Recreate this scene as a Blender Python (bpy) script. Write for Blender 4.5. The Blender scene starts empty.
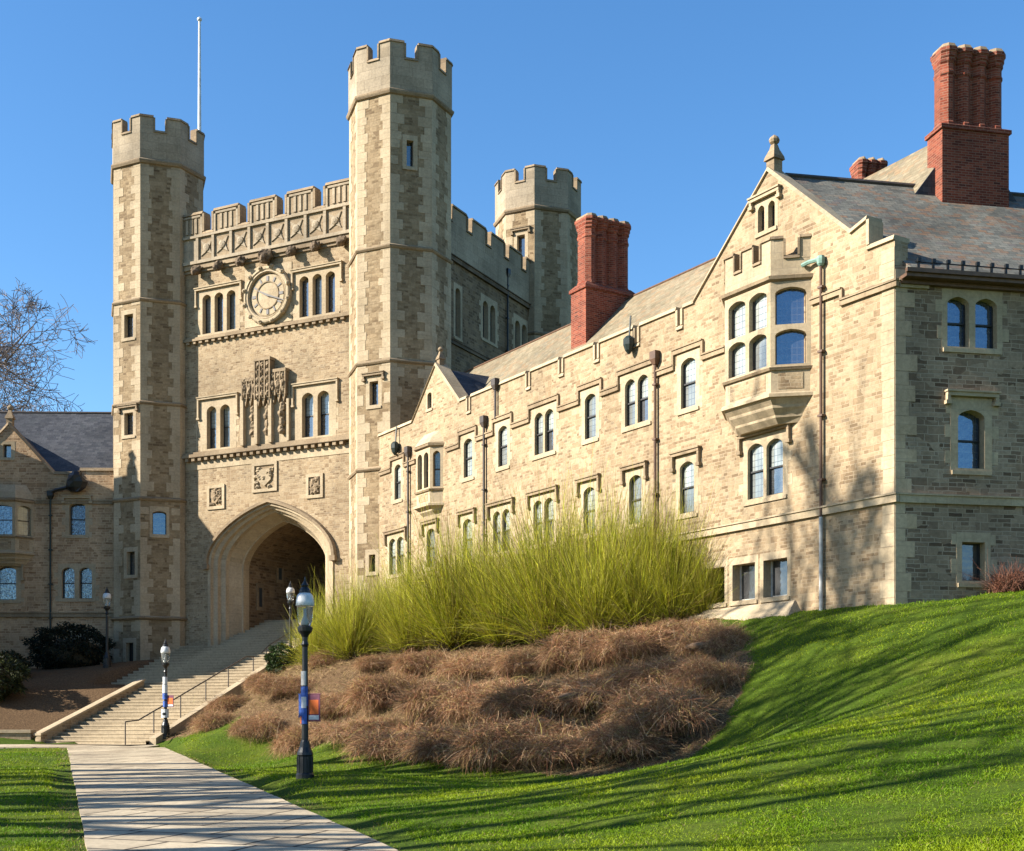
import bpy, math, random
import numpy as np
from mathutils import Vector

R = math.radians
random.seed(7)
scn = bpy.context.scene
col = scn.collection

# ------------------------------------------------------------------ camera, sky, sun, exposure
FPX, U0, V0 = 1300.0, 512.0, 720.0            # focal length in pixels, horizon row
cd = bpy.data.cameras.new('camera')
cam = bpy.data.objects.new('camera', cd); col.objects.link(cam)
cd.sensor_width = 36.0
cd.lens = 36.0 * FPX / 1024.0
cd.shift_y = (V0 - 425.5) / 1024.0
cd.clip_start, cd.clip_end = 0.1, 5000
cam.location = (0, 0, 0)                       # heights below are measured from eye level
cam.rotation_euler = (R(90), 0, 0)
scn.camera = cam

SUN_AZ, SUN_EL = -78.5, 29.0                   # azimuth from -Y (behind the camera) towards +X
to_sun = Vector((math.sin(R(SUN_AZ)) * math.cos(R(SUN_EL)), -math.cos(R(SUN_AZ)) * math.cos(R(SUN_EL)), math.sin(R(SUN_EL))))
sd = bpy.data.lights.new('sun', 'SUN'); sun = bpy.data.objects.new('sun', sd); col.objects.link(sun)
sd.energy, sd.angle, sd.color = 5.0, R(0.45), (1.0, 0.94, 0.84)
sun.rotation_euler = (-to_sun).to_track_quat('-Z', 'Y').to_euler()
world = bpy.data.worlds.new('World'); scn.world = world
world.use_nodes = True
wn, wl = world.node_tree.nodes, world.node_tree.links
bg = wn['Background']
sky = wn.new('ShaderNodeTexSky'); sky.sky_type = 'NISHITA'; sky.sun_disc = False
sky.sun_elevation = R(SUN_EL)
sky.sun_rotation = math.atan2(to_sun.x, to_sun.y)
sky.air_density, sky.dust_density, sky.ozone_density = 1.0, 0.4, 3.5
hs = wn.new('ShaderNodeHueSaturation'); hs.inputs['Saturation'].default_value = 1.2; hs.inputs['Value'].default_value = 1.25
wl.new(sky.outputs[0], hs.inputs['Color']); wl.new(hs.outputs[0], bg.inputs[0]); bg.inputs[1].default_value = 0.069
scn.view_settings.view_transform = 'Standard'; scn.view_settings.look = 'None'
scn.view_settings.exposure = 1.5; scn.view_settings.gamma = 1.0
scn.view_settings.use_curve_mapping = False
scn.render.engine = 'CYCLES'
scn.cycles.max_bounces = 6

# ------------------------------------------------------------------ mesh helpers
class MB:
    """collects polygons (world coordinates) and links them as one mesh object"""
    def __init__(s): s.v, s.f, s.m = [], [], []
    def poly(s, pts, m=0):
        i = len(s.v); s.v.extend([tuple(p) for p in pts]); s.f.append(list(range(i, i + len(pts)))); s.m.append(m)
    def hexa(s, b, t, m=0):                     # bottom and top rings, counter-clockwise from above
        n = len(b); i = len(s.v); s.v.extend([tuple(p) for p in b]); s.v.extend([tuple(p) for p in t])
        s.f.append([i + k for k in range(n)][::-1]); s.f.append([i + n + k for k in range(n)]); s.m += [m, m]
        for k in range(n):
            q = (k + 1) % n; s.f.append([i + k, i + q, i + n + q, i + n + k]); s.m.append(m)
    def loft(s, loops, m=0, caps=True, closed=True):
        i = len(s.v); n = len(loops[0])
        for L in loops: s.v.extend([tuple(p) for p in L])
        for j in range(len(loops) - 1):
            a, b = i + j * n, i + (j + 1) * n
            for k in range(n if closed else n - 1):
                q = (k + 1) % n; s.f.append([a + k, a + q, b + q, b + k]); s.m.append(m)
        if caps:
            s.f.append([i + k for k in range(n)][::-1]); e = i + (len(loops) - 1) * n
            s.f.append([e + k for k in range(n)]); s.m += [m, m]
    def fbox(s, fac, x0, x1, z0, z1, d0, d1, m=0):   # d0 back, d1 front
        b = [fac.P(x0, z0, d1), fac.P(x1, z0, d1), fac.P(x1, z0, d0), fac.P(x0, z0, d0)]
        t = [fac.P(x0, z1, d1), fac.P(x1, z1, d1), fac.P(x1, z1, d0), fac.P(x0, z1, d0)]
        s.hexa(b, t, m)
    def fprism(s, fac, pts, d0, d1, m=0):            # polygon (x, z) counter-clockwise seen from the front
        f = [fac.P(x, z, d1) for x, z in pts]; k = [fac.P(x, z, d0) for x, z in pts]
        s.loft([k, f], m)
    def tube(s, pts, rad, n=6, m=0, caps=True):
        pts = [Vector(p) for p in pts]
        rads = rad if isinstance(rad, (list, tuple)) else [rad] * len(pts)
        loops = []; ref = None
        for k, p in enumerate(pts):
            d = (pts[min(k + 1, len(pts) - 1)] - pts[max(k - 1, 0)]).normalized()
            if ref is None: ref = Vector((0, 0, 1)) if abs(d.z) < .9 else Vector((1, 0, 0))
            x = d.cross(ref).normalized(); y = d.cross(x).normalized(); ref = -y if False else ref
            loops.append([p + (x * math.cos(2 * math.pi * a / n) + y * math.sin(2 * math.pi * a / n)) * rads[k] for a in range(n)])
        s.loft(loops, m, caps)
    def lathe(s, c, prof, n=16, m=0):                # profile (r, z) about the vertical through c
        loops = [[(c[0] + r * math.cos(2 * math.pi * a / n), c[1] + r * math.sin(2 * math.pi * a / n), c[2] + z) for a in range(n)] for r, z in prof]
        s.loft(loops, m)
    def flathe(s, fac, xc, zc, prof, n=32, m=0):     # profile (r, d) about a facade's normal
        loops = [[fac.P(xc + r * math.cos(2 * math.pi * a / n), zc + r * math.sin(2 * math.pi * a / n), d) for a in range(n)] for r, d in prof]
        s.loft(loops, m)
    def lump(s, c, rx, ry, rz, seed=0, m=0, n=8, jit=.25):
        rr = random.Random(seed); loops = []
        for j in range(1, 6):
            ph = math.pi * j / 6
            loops.append([(c[0] + rx * math.sin(ph) * math.cos(2 * math.pi * a / n) * (1 + rr.uniform(-jit, jit)),
                           c[1] + ry * math.sin(ph) * math.sin(2 * math.pi * a / n) * (1 + rr.uniform(-jit, jit)),
                           c[2] - rz * math.cos(ph)) for a in range(n)])
        s.loft(loops, m)
    def build(s, name, mats, parent=None, loc=None, smooth=False):
        if not isinstance(mats, (list, tuple)): mats = [mats]
        pl = Vector(WL.get(parent.name, (0, 0, 0))) if parent else Vector((0, 0, 0))
        loc = Vector(loc) if loc is not None else pl
        me = bpy.data.meshes.new(name)
        va = np.array(s.v, dtype=np.float64).reshape(-1, 3)
        me.from_pydata((va - np.array(loc)).tolist(), [], s.f)
        for k in mats: me.materials.append(k)
        me.polygons.foreach_set('material_index', s.m)
        uvl = me.uv_layers.new(name='UVMap'); uv = np.zeros((len(me.loops), 2))
        k = 0
        for f in s.f:
            p = va[f]
            nrm = np.zeros(3)
            for a in range(len(f)):
                q, w = p[a], p[(a + 1) % len(f)]
                nrm += np.cross(q, w)
            l = np.linalg.norm(nrm); nrm = nrm / l if l > 1e-12 else np.array((0, 0, 1.))
            h = math.hypot(nrm[0], nrm[1])
            if h > .05 and not nrm[2] > .985 and not nrm[2] < -.985:
                tx = np.array((-nrm[1], nrm[0], 0)) / h; ty = np.cross(nrm, tx)
                if abs(nrm[2]) < .05: ty = np.array((0, 0, 1.))
            else: tx, ty = np.array((1., 0, 0)), np.array((0, 1., 0))
            n = len(f); uv[k:k + n, 0] = p @ tx; uv[k:k + n, 1] = p @ ty; k += n
        uvl.data.foreach_set('uv', uv.ravel())
        if smooth: me.polygons.foreach_set('use_smooth', [True] * len(me.polygons))
        me.update()
        o = bpy.data.objects.new(name, me); col.objects.link(o)
        if parent: o.parent = parent
        o.location = loc - pl
        WL[o.name] = tuple(loc)
        return o
WL = {}
def tag(o, label=None, cat=None, group=None, kind=None):
    if label: o['label'] = label
    if cat: o['category'] = cat
    if group: o['group'] = group
    if kind: o['kind'] = kind
    return o
def thing(name, loc, label, cat, group=None):
    o = bpy.data.objects.new(name, None); col.objects.link(o); o.location = loc; o.empty_display_size = .5
    WL[o.name] = tuple(loc)
    return tag(o, label, cat, group)
def copy_thing(o, loc, rz=0, label=None, scale=None):
    c = o.copy(); col.objects.link(c); c.location = loc; c.rotation_euler = (0, 0, rz); WL[c.name] = tuple(loc)
    if label: c['label'] = label
    if scale: c.scale = (scale,) * 3 if not isinstance(scale, tuple) else scale
    def rec(src, dst):
        for ch in list(src.children):
            d = ch.copy(); col.objects.link(d); d.parent = dst; rec(ch, d)
    rec(o, c)
    return c

class Fac:
    """a vertical plane: x to the right seen from the front, z up, d outwards"""
    def __init__(s, o, ang):
        s.o = o; s.ang = ang; a = R(ang); s.n = (math.sin(a), -math.cos(a)); s.t = (math.cos(a), math.sin(a))
    def P(s, x, z, d=0.0): return (s.o[0] + s.t[0] * x + s.n[0] * d, s.o[1] + s.t[1] * x + s.n[1] * d, z)
    def X(s, u, d=0.0):
        k = (u - U0) / FPX; ox, oy = s.o[0] + s.n[0] * d, s.o[1] + s.n[1] * d
        return (k * oy - ox) / (s.t[0] - k * s.t[1])
    def Z(s, u, v, d=0.0): return (V0 - v) / FPX * s.P(s.X(u, d), 0, d)[1]
    def off(s, d): return Fac(s.P(0, 0, d)[:2], s.ang)

# ------------------------------------------------------------------ materials
def new_mat(name):
    m = bpy.data.materials.new(name); m.use_nodes = True
    nt = m.node_tree; b = nt.nodes['Principled BSDF']
    return m, nt.nodes, nt.links, b
def ramp(n, stops, interp='LINEAR'):
    r = n.new('ShaderNodeValToRGB'); e = r.color_ramp.elements; r.color_ramp.interpolation = interp
    while len(e) > 1: e.remove(e[-1])
    e[0].position = stops[0][0]; e[0].color = (*stops[0][1], 1)
    for p, c in stops[1:]:
        q = e.new(p); q.color = (*c, 1)
    return r
def g(v): return (v, v, v)
def noise(n, l, vec, scale, detail=3.0, rough=.55):
    t = n.new('ShaderNodeTexNoise'); t.inputs['Scale'].default_value = scale; t.inputs['Detail'].default_value = detail
    t.inputs['Roughness'].default_value = rough
    if vec is not None: l.new(vec, t.inputs['Vector'])
    return t
def mixc(n, l, a, b, fac, mode='MIX'):
    x = n.new('ShaderNodeMix'); x.data_type = 'RGBA'; x.blend_type = mode
    for s, q in ((6, a), (7, b), (0, fac)):
        if isinstance(q, (int, float)): x.inputs[s].default_value = q
        elif isinstance(q, tuple): x.inputs[s].default_value = (*q, 1)
        else: l.new(q, x.inputs[s])
    return x.outputs[2]
def uvnode(n):
    t = n.new('ShaderNodeTexCoord'); return t.outputs['UV'], t.outputs['Object']

ALB = .64                                     # stone reflects a quarter to a third of the light
def sc3(c, k=None): return tuple(x * (ALB if k is None else k) for x in c)
def masonry(name, bw, bh, mortar, stops, mcol, bump=.5, wob=.03, squash=.62, stain=.35, rough=.9, mixed=False, warm=True, rot=0.0):
    m, n, l, b = new_mat(name); hue = (1.0, .985, .99) if warm else (1, 1, 1)
    stops = [(p, sc3(tuple(q * h for q, h in zip(c, hue)))) for p, c in stops]; mcol = sc3(tuple(q * h for q, h in zip(mcol, hue)))
    uv, ob = uvnode(n)
    nz = noise(n, l, uv, 2.3, 3)
    sub = n.new('ShaderNodeVectorMath'); sub.operation = 'SUBTRACT'; l.new(nz.outputs['Color'], sub.inputs[0]); sub.inputs[1].default_value = (.5, .5, .5)
    sc = n.new('ShaderNodeVectorMath'); sc.operation = 'SCALE'; l.new(sub.outputs[0], sc.inputs[0]); sc.inputs[3].default_value = wob
    add = n.new('ShaderNodeVectorMath'); l.new(sc.outputs[0], add.inputs[1])
    if rot:
        rm = n.new('ShaderNodeMapping'); l.new(uv, rm.inputs[0]); rm.inputs['Rotation'].default_value = (0, 0, R(rot)); l.new(rm.outputs[0], add.inputs[0])
    else: l.new(uv, add.inputs[0])
    br = n.new('ShaderNodeTexBrick'); l.new(add.outputs[0], br.inputs['Vector'])
    br.inputs['Scale'].default_value = 1; br.inputs['Brick Width'].default_value = bw; br.inputs['Row Height'].default_value = bh
    br.inputs['Mortar Size'].default_value = mortar; br.inputs['Mortar Smooth'].default_value = .25
    br.inputs['Color1'].default_value = (0, 0, 0, 1); br.inputs['Color2'].default_value = (1, 1, 1, 1); br.inputs['Mortar'].default_value = (.5, .5, .5, 1)
    br.offset = .43; br.squash = squash; br.squash_frequency = 3
    bcol, bfac = br.outputs['Color'], br.outputs['Fac']
    if mixed:                                  # rubble: larger blocks break into the coursed stones
        b3 = n.new('ShaderNodeTexBrick'); l.new(add.outputs[0], b3.inputs['Vector'])
        b3.inputs['Scale'].default_value = 1; b3.inputs['Brick Width'].default_value = bw * 1.45; b3.inputs['Row Height'].default_value = bh * 2
        b3.inputs['Mortar Size'].default_value = mortar; b3.inputs['Mortar Smooth'].default_value = .25
        b3.inputs['Color1'].default_value = (.1, .1, .1, 1); b3.inputs['Color2'].default_value = (.95, .95, .95, 1); b3.inputs['Mortar'].default_value = (.5, .5, .5, 1); b3.offset = .37; b3.squash = .7; b3.squash_frequency = 2
        mk = noise(n, l, uv, 1.5, 1, .4); mr = ramp(n, [(.535, g(0)), (.545, g(1))]); l.new(mk.outputs['Fac'], mr.inputs[0])
        bcol = mixc(n, l, bcol, b3.outputs['Color'], mr.outputs[0]); bfac = mixc(n, l, bfac, b3.outputs['Fac'], mr.outputs[0])
    rp = ramp(n, stops); l.new(bcol, rp.inputs[0])
    fine = noise(n, l, uv, 9, 5, .65)
    fr = ramp(n, [(.25, g(.72)), (.75, g(1.18))]); l.new(fine.outputs['Fac'], fr.inputs[0])
    c = mixc(n, l, rp.outputs[0], fr.outputs[0], 1.0, 'MULTIPLY')
    c = mixc(n, l, c, mcol, bfac)
    big = noise(n, l, uv, .33, 5, .6)
    br2 = ramp(n, [(.3, g(1 - stain)), (.62, g(1.08))]); l.new(big.outputs['Fac'], br2.inputs[0])
    c = mixc(n, l, c, br2.outputs[0], 1.0, 'MULTIPLY')
    # rain streaks: long vertical, narrow across
    mp = n.new('ShaderNodeMapping'); l.new(uv, mp.inputs[0]); mp.inputs['Scale'].default_value = (1.6, .13, 1)
    st = noise(n, l, mp.outputs[0], 1.0, 4, .6)
    sr = ramp(n, [(.32, (.80, .79, .78)), (.55, g(1.0))]); l.new(st.outputs['Fac'], sr.inputs[0])
    c = mixc(n, l, c, sr.outputs[0], .8, 'MULTIPLY')
    l.new(c, b.inputs['Base Color']); b.inputs['Roughness'].default_value = rough
    b.inputs['Specular IOR Level'].default_value = .25
    inv = n.new('ShaderNodeMath'); inv.operation = 'MULTIPLY_ADD'; l.new(bfac, inv.inputs[0]); inv.inputs[1].default_value = -1.0; l.new(fine.outputs['Fac'], inv.inputs[2])
    bp = n.new('ShaderNodeBump'); bp.inputs['Strength'].default_value = bump; bp.inputs['Distance'].default_value = .03
    l.new(inv.outputs[0], bp.inputs['Height']); l.new(bp.outputs[0], b.inputs['Normal'])
    return m

M = {}
M['rubble'] = masonry('warm_rubble_stone', .30, .10, .010,
    [(0, (.26, .175, .095)), (.18, (.39, .275, .155)), (.5, (.48, .355, .205)), (.8, (.55, .42, .255)), (.93, (.44, .33, .195)), (1, (.32, .235, .145))],
    (.53, .41, .26), stain=.24, mixed=True)
M['rubble_tower'] = masonry('tower_rubble_stone', .36, .12, .010,
    [(0, (.22, .145, .075)), (.2, (.33, .23, .122)), (.5, (.43, .31, .172)), (.8, (.48, .355, .205)), (.93, (.37, .265, .145)), (1, (.26, .18, .10))],
    (.38, .28, .155), stain=.3, mixed=True, wob=.05)
M['rubble_grey'] = masonry('grey_rubble_stone', .40, .115, .013,
    [(0, (.15, .095, .055)), (.25, (.35, .245, .155)), (.5, (.44, .32, .205)), (.75, (.51, .38, .25)), (1, (.22, .145, .09))],
    (.54, .425, .29), stain=.3, bump=.6, wob=.06, mixed=True)
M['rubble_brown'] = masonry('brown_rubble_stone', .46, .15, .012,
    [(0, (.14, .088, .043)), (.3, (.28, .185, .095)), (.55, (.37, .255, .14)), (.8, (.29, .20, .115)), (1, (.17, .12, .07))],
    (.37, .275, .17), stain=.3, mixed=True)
M['rubble_left'] = masonry('warm_brown_rubble_stone', .40, .13, .012,
    [(0, (.40, .235, .12)), (.3, (.64, .42, .235)), (.55, (.76, .52, .30)), (.8, (.66, .44, .25)), (1, (.45, .285, .155))],
    (.78, .56, .34), stain=.3, mixed=True)
M['ashlar_grey'] = masonry('grey_weathered_limestone', .95, .42, .006,
    [(0, (.45, .36, .24)), (.5, (.55, .45, .31)), (1, (.49, .395, .265))], (.28, .22, .15), bump=.2, wob=.01, squash=.8, stain=.4)
M['ashlar'] = masonry('pale_limestone', 1.05, .46, .006,
    [(0, (.55, .43, .265)), (.5, (.63, .50, .32)), (1, (.59, .465, .295))], (.42, .34, .23), bump=.12, wob=.01, squash=.8, stain=.22)
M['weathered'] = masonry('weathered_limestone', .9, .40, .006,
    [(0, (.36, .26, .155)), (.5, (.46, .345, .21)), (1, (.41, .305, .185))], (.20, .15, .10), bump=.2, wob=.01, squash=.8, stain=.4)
M['dark_stone'] = masonry('sooty_stone', .6, .3, .006,
    [(0, (.17, .12, .075)), (.5, (.30, .215, .135)), (1, (.22, .16, .10))], (.09, .07, .05), bump=.35, wob=.03, stain=.5)
M['brick'] = masonry('red_brick', .23, .075, .010,
    [(0, (.20, .042, .02)), (.4, (.32, .065, .03)), (.8, (.42, .11, .055)), (1, (.12, .03, .018))], (.36, .19, .125), bump=.3, wob=.008, squash=1, stain=.4)
M['slate'] = masonry('grey_slate', .30, .17, .006,
    [(0, (.045, .05, .06)), (.4, (.075, .08, .09)), (.75, (.10, .105, .115)), (1, (.06, .068, .075))], (.03, .032, .036), bump=.3, wob=.006, squash=1, stain=.4, rough=.6)
M['slate_warm'] = masonry('weathered_mixed_slate', .26, .15, .006,
    [(0, (.15, .15, .125)), (.3, (.22, .215, .175)), (.6, (.26, .25, .20)), (.85, (.30, .185, .11)), (1, (.19, .18, .16))], (.09, .085, .075), bump=.3, wob=.006, squash=1, stain=.5, rough=.75)
M['slate_tan'] = masonry('tan_green_slate', .28, .16, .006,
    [(0, (.24, .195, .115)), (.35, (.32, .265, .165)), (.6, (.36, .30, .19)), (.85, (.34, .23, .125)), (1, (.27, .24, .165))], (.17, .14, .09), bump=.25, wob=.006, squash=1, stain=.3, rough=.8)
M['flag'] = masonry('flagstone_paving', 1.35, 1.0, .034,
    [(0, (.52, .42, .28)), (.35, (.66, .545, .365)), (.7, (.71, .59, .40)), (1, (.58, .475, .32))], (.075, .055, .035), bump=.25, wob=.06, squash=.55, stain=.35, rot=19)
M['riser'] = masonry('shade_toned_step_risers', 1.8, 5.0, .006, [(0, (.46, .365, .235)), (.5, (.54, .43, .275)), (1, (.50, .40, .255))], (.2, .15, .1), bump=.2, wob=.02, squash=1, stain=.4)  # darker than the treads: shade below the nosings put into the colour
M['step'] = masonry('stone_steps', 1.8, 5.0, .006,
    [(0, (.50, .40, .26)), (.5, (.58, .465, .30)), (1, (.54, .435, .28))], (.25, .2, .14), bump=.1, wob=.02, squash=1, stain=.25)

def plain(name, c, rough=.6, metal=0, nscale=6, var=.25, spec=.4):
    c = sc3(c, .68)
    m, n, l, b = new_mat(name); uv, ob = uvnode(n)
    t = noise(n, l, ob, nscale, 4); r = ramp(n, [(.3, tuple(x * (1 - var) for x in c)), (.7, tuple(min(1, x * (1 + var)) for x in c))])
    l.new(t.outputs['Fac'], r.inputs[0]); l.new(r.outputs[0], b.inputs['Base Color'])
    b.inputs['Roughness'].default_value = rough; b.inputs['Metallic'].default_value = metal; b.inputs['Specular IOR Level'].default_value = spec
    return m
M['black_iron'] = plain('black_painted_iron', (.012, .013, .014), .4)
M['sash'] = plain('dark_window_sash', (.03, .028, .027), .5)
M['pale_sash'] = plain('pale_window_sash', (.55, .52, .46), .6)
M['grey_metal'] = plain('galvanised_metal', (.50, .49, .46), .6, 0)
M['lamp_white'] = plain('white_lamp_dome', (.72, .74, .74), .35)
M['brown_pipe'] = plain('brown_pipe', (.12, .06, .03), .55)
M['dark_pipe'] = plain('dark_lead_pipe', (.07, .055, .045), .55)
M['green_copper'] = plain('verdigris_copper', (.22, .36, .29), .7)
M['dark_green'] = plain('dark_green_pipe', (.02, .035, .03), .5)
M['copper'] = plain('brown_copper_gutter', (.17, .095, .055), .5, .3)
M['door_violet'] = plain('grey_violet_door', (.20, .17, .22), .6)
M['pole_white'] = plain('white_flagpole', (.78, .78, .76), .4)
M['paper_white'] = plain('white_paper', (.70, .70, .70), .8, nscale=25, var=.12)
M['paper_blue'] = plain('blue_poster_paper', (.05, .12, .42), .8, nscale=14, var=.5)
M['orange'] = plain('orange_banner_cloth', (.78, .16, .025), .8, nscale=10, var=.12)
M['purple'] = plain('purple_banner_cloth', (.20, .055, .10), .8)
M['bark'] = plain('grey_bark', (.25, .195, .165), .9, nscale=3, var=.35)
M['wood_brown'] = plain('brown_twig_litter', (.20, .12, .065), .95, nscale=30, var=.5)
M['wood_dark'] = plain('dark_stem_wood', (.07, .055, .03), .9)

def glass(name, base, refl, lattice=True, tint=(.9, .95, 1), blind=None):
    base = sc3(base, .55)
    m, n, l, b = new_mat(name); uv, ob = uvnode(n)
    nz = noise(n, l, uv, 1.1, 2)
    c = ramp(n, [(.35, tuple(x * .65 for x in base)), (.65, tuple(x * 1.2 for x in base))]); l.new(nz.outputs['Fac'], c.inputs[0])
    cc = c.outputs[0]
    if lattice:
        br = n.new('ShaderNodeTexBrick'); l.new(uv, br.inputs['Vector']); br.offset = 0
        br.inputs['Scale'].default_value = 1; br.inputs['Brick Width'].default_value = .14; br.inputs['Row Height'].default_value = .19
        br.inputs['Mortar Size'].default_value = .009; br.inputs['Mortar Smooth'].default_value = 0
        cc = mixc(n, l, cc, (.05, .05, .05), br.outputs['Fac'])
    l.new(cc, b.inputs['Base Color']); b.inputs['Roughness'].default_value = .5
    gl = n.new('ShaderNodeBsdfGlossy'); gl.inputs['Color'].default_value = (*tint, 1); gl.inputs['Roughness'].default_value = .04
    wv = noise(n, l, uv, 5.5, 2); bp = n.new('ShaderNodeBump'); bp.inputs['Strength'].default_value = .10; bp.inputs['Distance'].default_value = .05
    l.new(wv.outputs['Fac'], bp.inputs['Height']); l.new(bp.outputs[0], gl.inputs['Normal'])
    mx = n.new('ShaderNodeMixShader'); mx.inputs[0].default_value = refl
    l.new(b.outputs[0], mx.inputs[1]); l.new(gl.outputs[0], mx.inputs[2])
    out = [q for q in n if q.type == 'OUTPUT_MATERIAL'][0]; l.new(mx.outputs[0], out.inputs[0])
    return m
M['glass'] = glass('leaded_window_glass', (.05, .05, .05), .22, tint=(.8, .88, .9))
M['glass_blind'] = glass('window_glass_over_blind', (.50, .54, .48), .14, tint=(.72, .82, .80))
M['glass_mid'] = glass('window_glass_over_curtain', (.25, .27, .245), .15, tint=(.72, .82, .80))
M['glass_blue'] = glass('blue_sky_glass', (.02, .035, .07), .21, tint=(.6, .8, 1))
M['glass_dark'] = glass('dark_basement_glass', (.018, .018, .018), .12, lattice=False)

m, n, l, b = new_mat('clear_lamp_glass'); M['lamp_glass'] = m
b.inputs['Base Color'].default_value = (.85, .88, .85, 1); b.inputs['Transmission Weight'].default_value = .92
b.inputs['Roughness'].default_value = .12; b.inputs['IOR'].default_value = 1.12

def vcol_mat(name, rough=.85, trans=0.0, spec=.2):
    m, n, l, b = new_mat(name)
    a = n.new('ShaderNodeAttribute'); a.attribute_name = 'tint'
    l.new(a.outputs['Color'], b.inputs['Base Color']); b.inputs['Roughness'].default_value = rough; b.inputs['Specular IOR Level'].default_value = spec
    if trans:
        tr = n.new('ShaderNodeBsdfTranslucent'); l.new(a.outputs['Color'], tr.inputs[0])
        mx = n.new('ShaderNodeMixShader'); mx.inputs[0].default_value = trans
        l.new(b.outputs[0], mx.inputs[1]); l.new(tr.outputs[0], mx.inputs[2])
        out = [q for q in n if q.type == 'OUTPUT_MATERIAL'][0]; l.new(mx.outputs[0], out.inputs[0])
    return m
M['stems'] = vcol_mat('green_stems', .7, .25)
M['twigs'] = vcol_mat('brown_twigs', .9, .15)
M['blades'] = vcol_mat('grass_blades', .6, .35)
M['needles'] = vcol_mat('evergreen_leaves', .6, .15)

# ------------------------------------------------------------------ architecture helpers
def clip_below(poly, xa, za, xb, zb):
    s = (zb - za) / (xb - xa); out = []
    def h(p): return za + s * (p[0] - xa) - p[1]
    for i in range(len(poly)):
        p, q = poly[i], poly[(i + 1) % len(poly)]; hp, hq = h(p), h(q)
        if hp >= -1e-9: out.append(p)
        if (hp > 1e-9 and hq < -1e-9) or (hp < -1e-9 and hq > 1e-9):
            t = hp / (hp - hq); out.append((p[0] + t * (q[0] - p[0]), p[1] + t * (q[1] - p[1])))
    return out
def wall(mb, fac, segs, zb, holes=(), th=.5, m=0, d=0.0, back=True, hd=None, ends=True):
    """upright wall whose top follows segs [(x0, x1, z0, z1)], with rectangular openings"""
    xs = sorted({round(v, 5) for s in segs for v in s[:2]} | {round(v, 5) for h in holes for v in h[:2]})
    top = max(max(s[2:]) for s in segs) + .01
    zs = sorted({round(v, 5) for h in holes for v in h[2:4]} | {zb, top})
    def top_at(seg, x): return seg[2] + (seg[3] - seg[2]) * (x - seg[0]) / (seg[1] - seg[0])
    for xa, xb in zip(xs, xs[1:]):
        if xb - xa < 1e-4: continue
        xc = (xa + xb) / 2
        seg = [s for s in segs if s[0] - 1e-6 <= xc <= s[1] + 1e-6]
        if not seg: continue
        seg = seg[0]
        for za, zc in zip(zs, zs[1:]):
            zm = (za + zc) / 2
            if any(h[0] < xc < h[1] and h[2] < zm < h[3] for h in holes): continue
            p = clip_below([(xa, za), (xb, za), (xb, zc), (xa, zc)], seg[0], seg[2], seg[1], seg[3])
            if len(p) < 3: continue
            mb.poly([fac.P(x, z, d) for x, z in p], m)
            if back: mb.poly([fac.P(x, z, d - th) for x, z in p[::-1]], m)
    hd = hd or th
    for h in holes:
        a, c, e, f = h[:4]
        A = [(a, e), (c, e), (c, f), (a, f)]
        for i in range(4):
            p, q = A[i], A[(i + 1) % 4]
            mb.poly([fac.P(q[0], q[1], d), fac.P(p[0], p[1], d), fac.P(p[0], p[1], d - hd), fac.P(q[0], q[1], d - hd)][::-1], m)
    if not back: return
    for i, s in enumerate(segs):
        mb.poly([fac.P(s[0], s[2], d), fac.P(s[1], s[3], d), fac.P(s[1], s[3], d - th), fac.P(s[0], s[2], d - th)], m)
        if i + 1 < len(segs) and abs(s[3] - segs[i + 1][2]) > 1e-4:
            x, z0, z1 = s[1], s[3], segs[i + 1][2]
            mb.poly([fac.P(x, z0, d), fac.P(x, z0, d - th), fac.P(x, z1, d - th), fac.P(x, z1, d)], m)
    if ends:
        for x, z in ((segs[0][0], segs[0][2]), (segs[-1][1], segs[-1][3])):
            mb.poly([fac.P(x, zb, d), fac.P(x, zb, d - th), fac.P(x, z, d - th), fac.P(x, z, d)], m)
def coping(mb, fac, segs, th=.5, over=.07, h=.13, m=0, d=0.0, jamb=.10):
    for s in segs:
        x0, x1, z0, z1 = s
        f = lambda x, z, dd: fac.P(x, z, dd)
        mb.hexa([f(x0, z0, d + over), f(x1, z1, d + over), f(x1, z1, d - th - over), f(x0, z0, d - th - over)],
                [f(x0, z0 + h, d + over * .3), f(x1, z1 + h, d + over * .3), f(x1, z1 + h, d - th - over), f(x0, z0 + h, d - th - over)], m)
    for a, c in zip(segs, segs[1:]):
        z0, z1 = a[3], c[2]
        if abs(z0 - z1) < .05: continue
        lo, hi = min(z0, z1), max(z0, z1); x = a[1]; s = 1 if z0 > z1 else -1
        mb.fbox(fac, min(x, x + s * jamb), max(x, x + s * jamb), lo + h + .002, hi - .002, d - th, d + over * .8, m)
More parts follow.
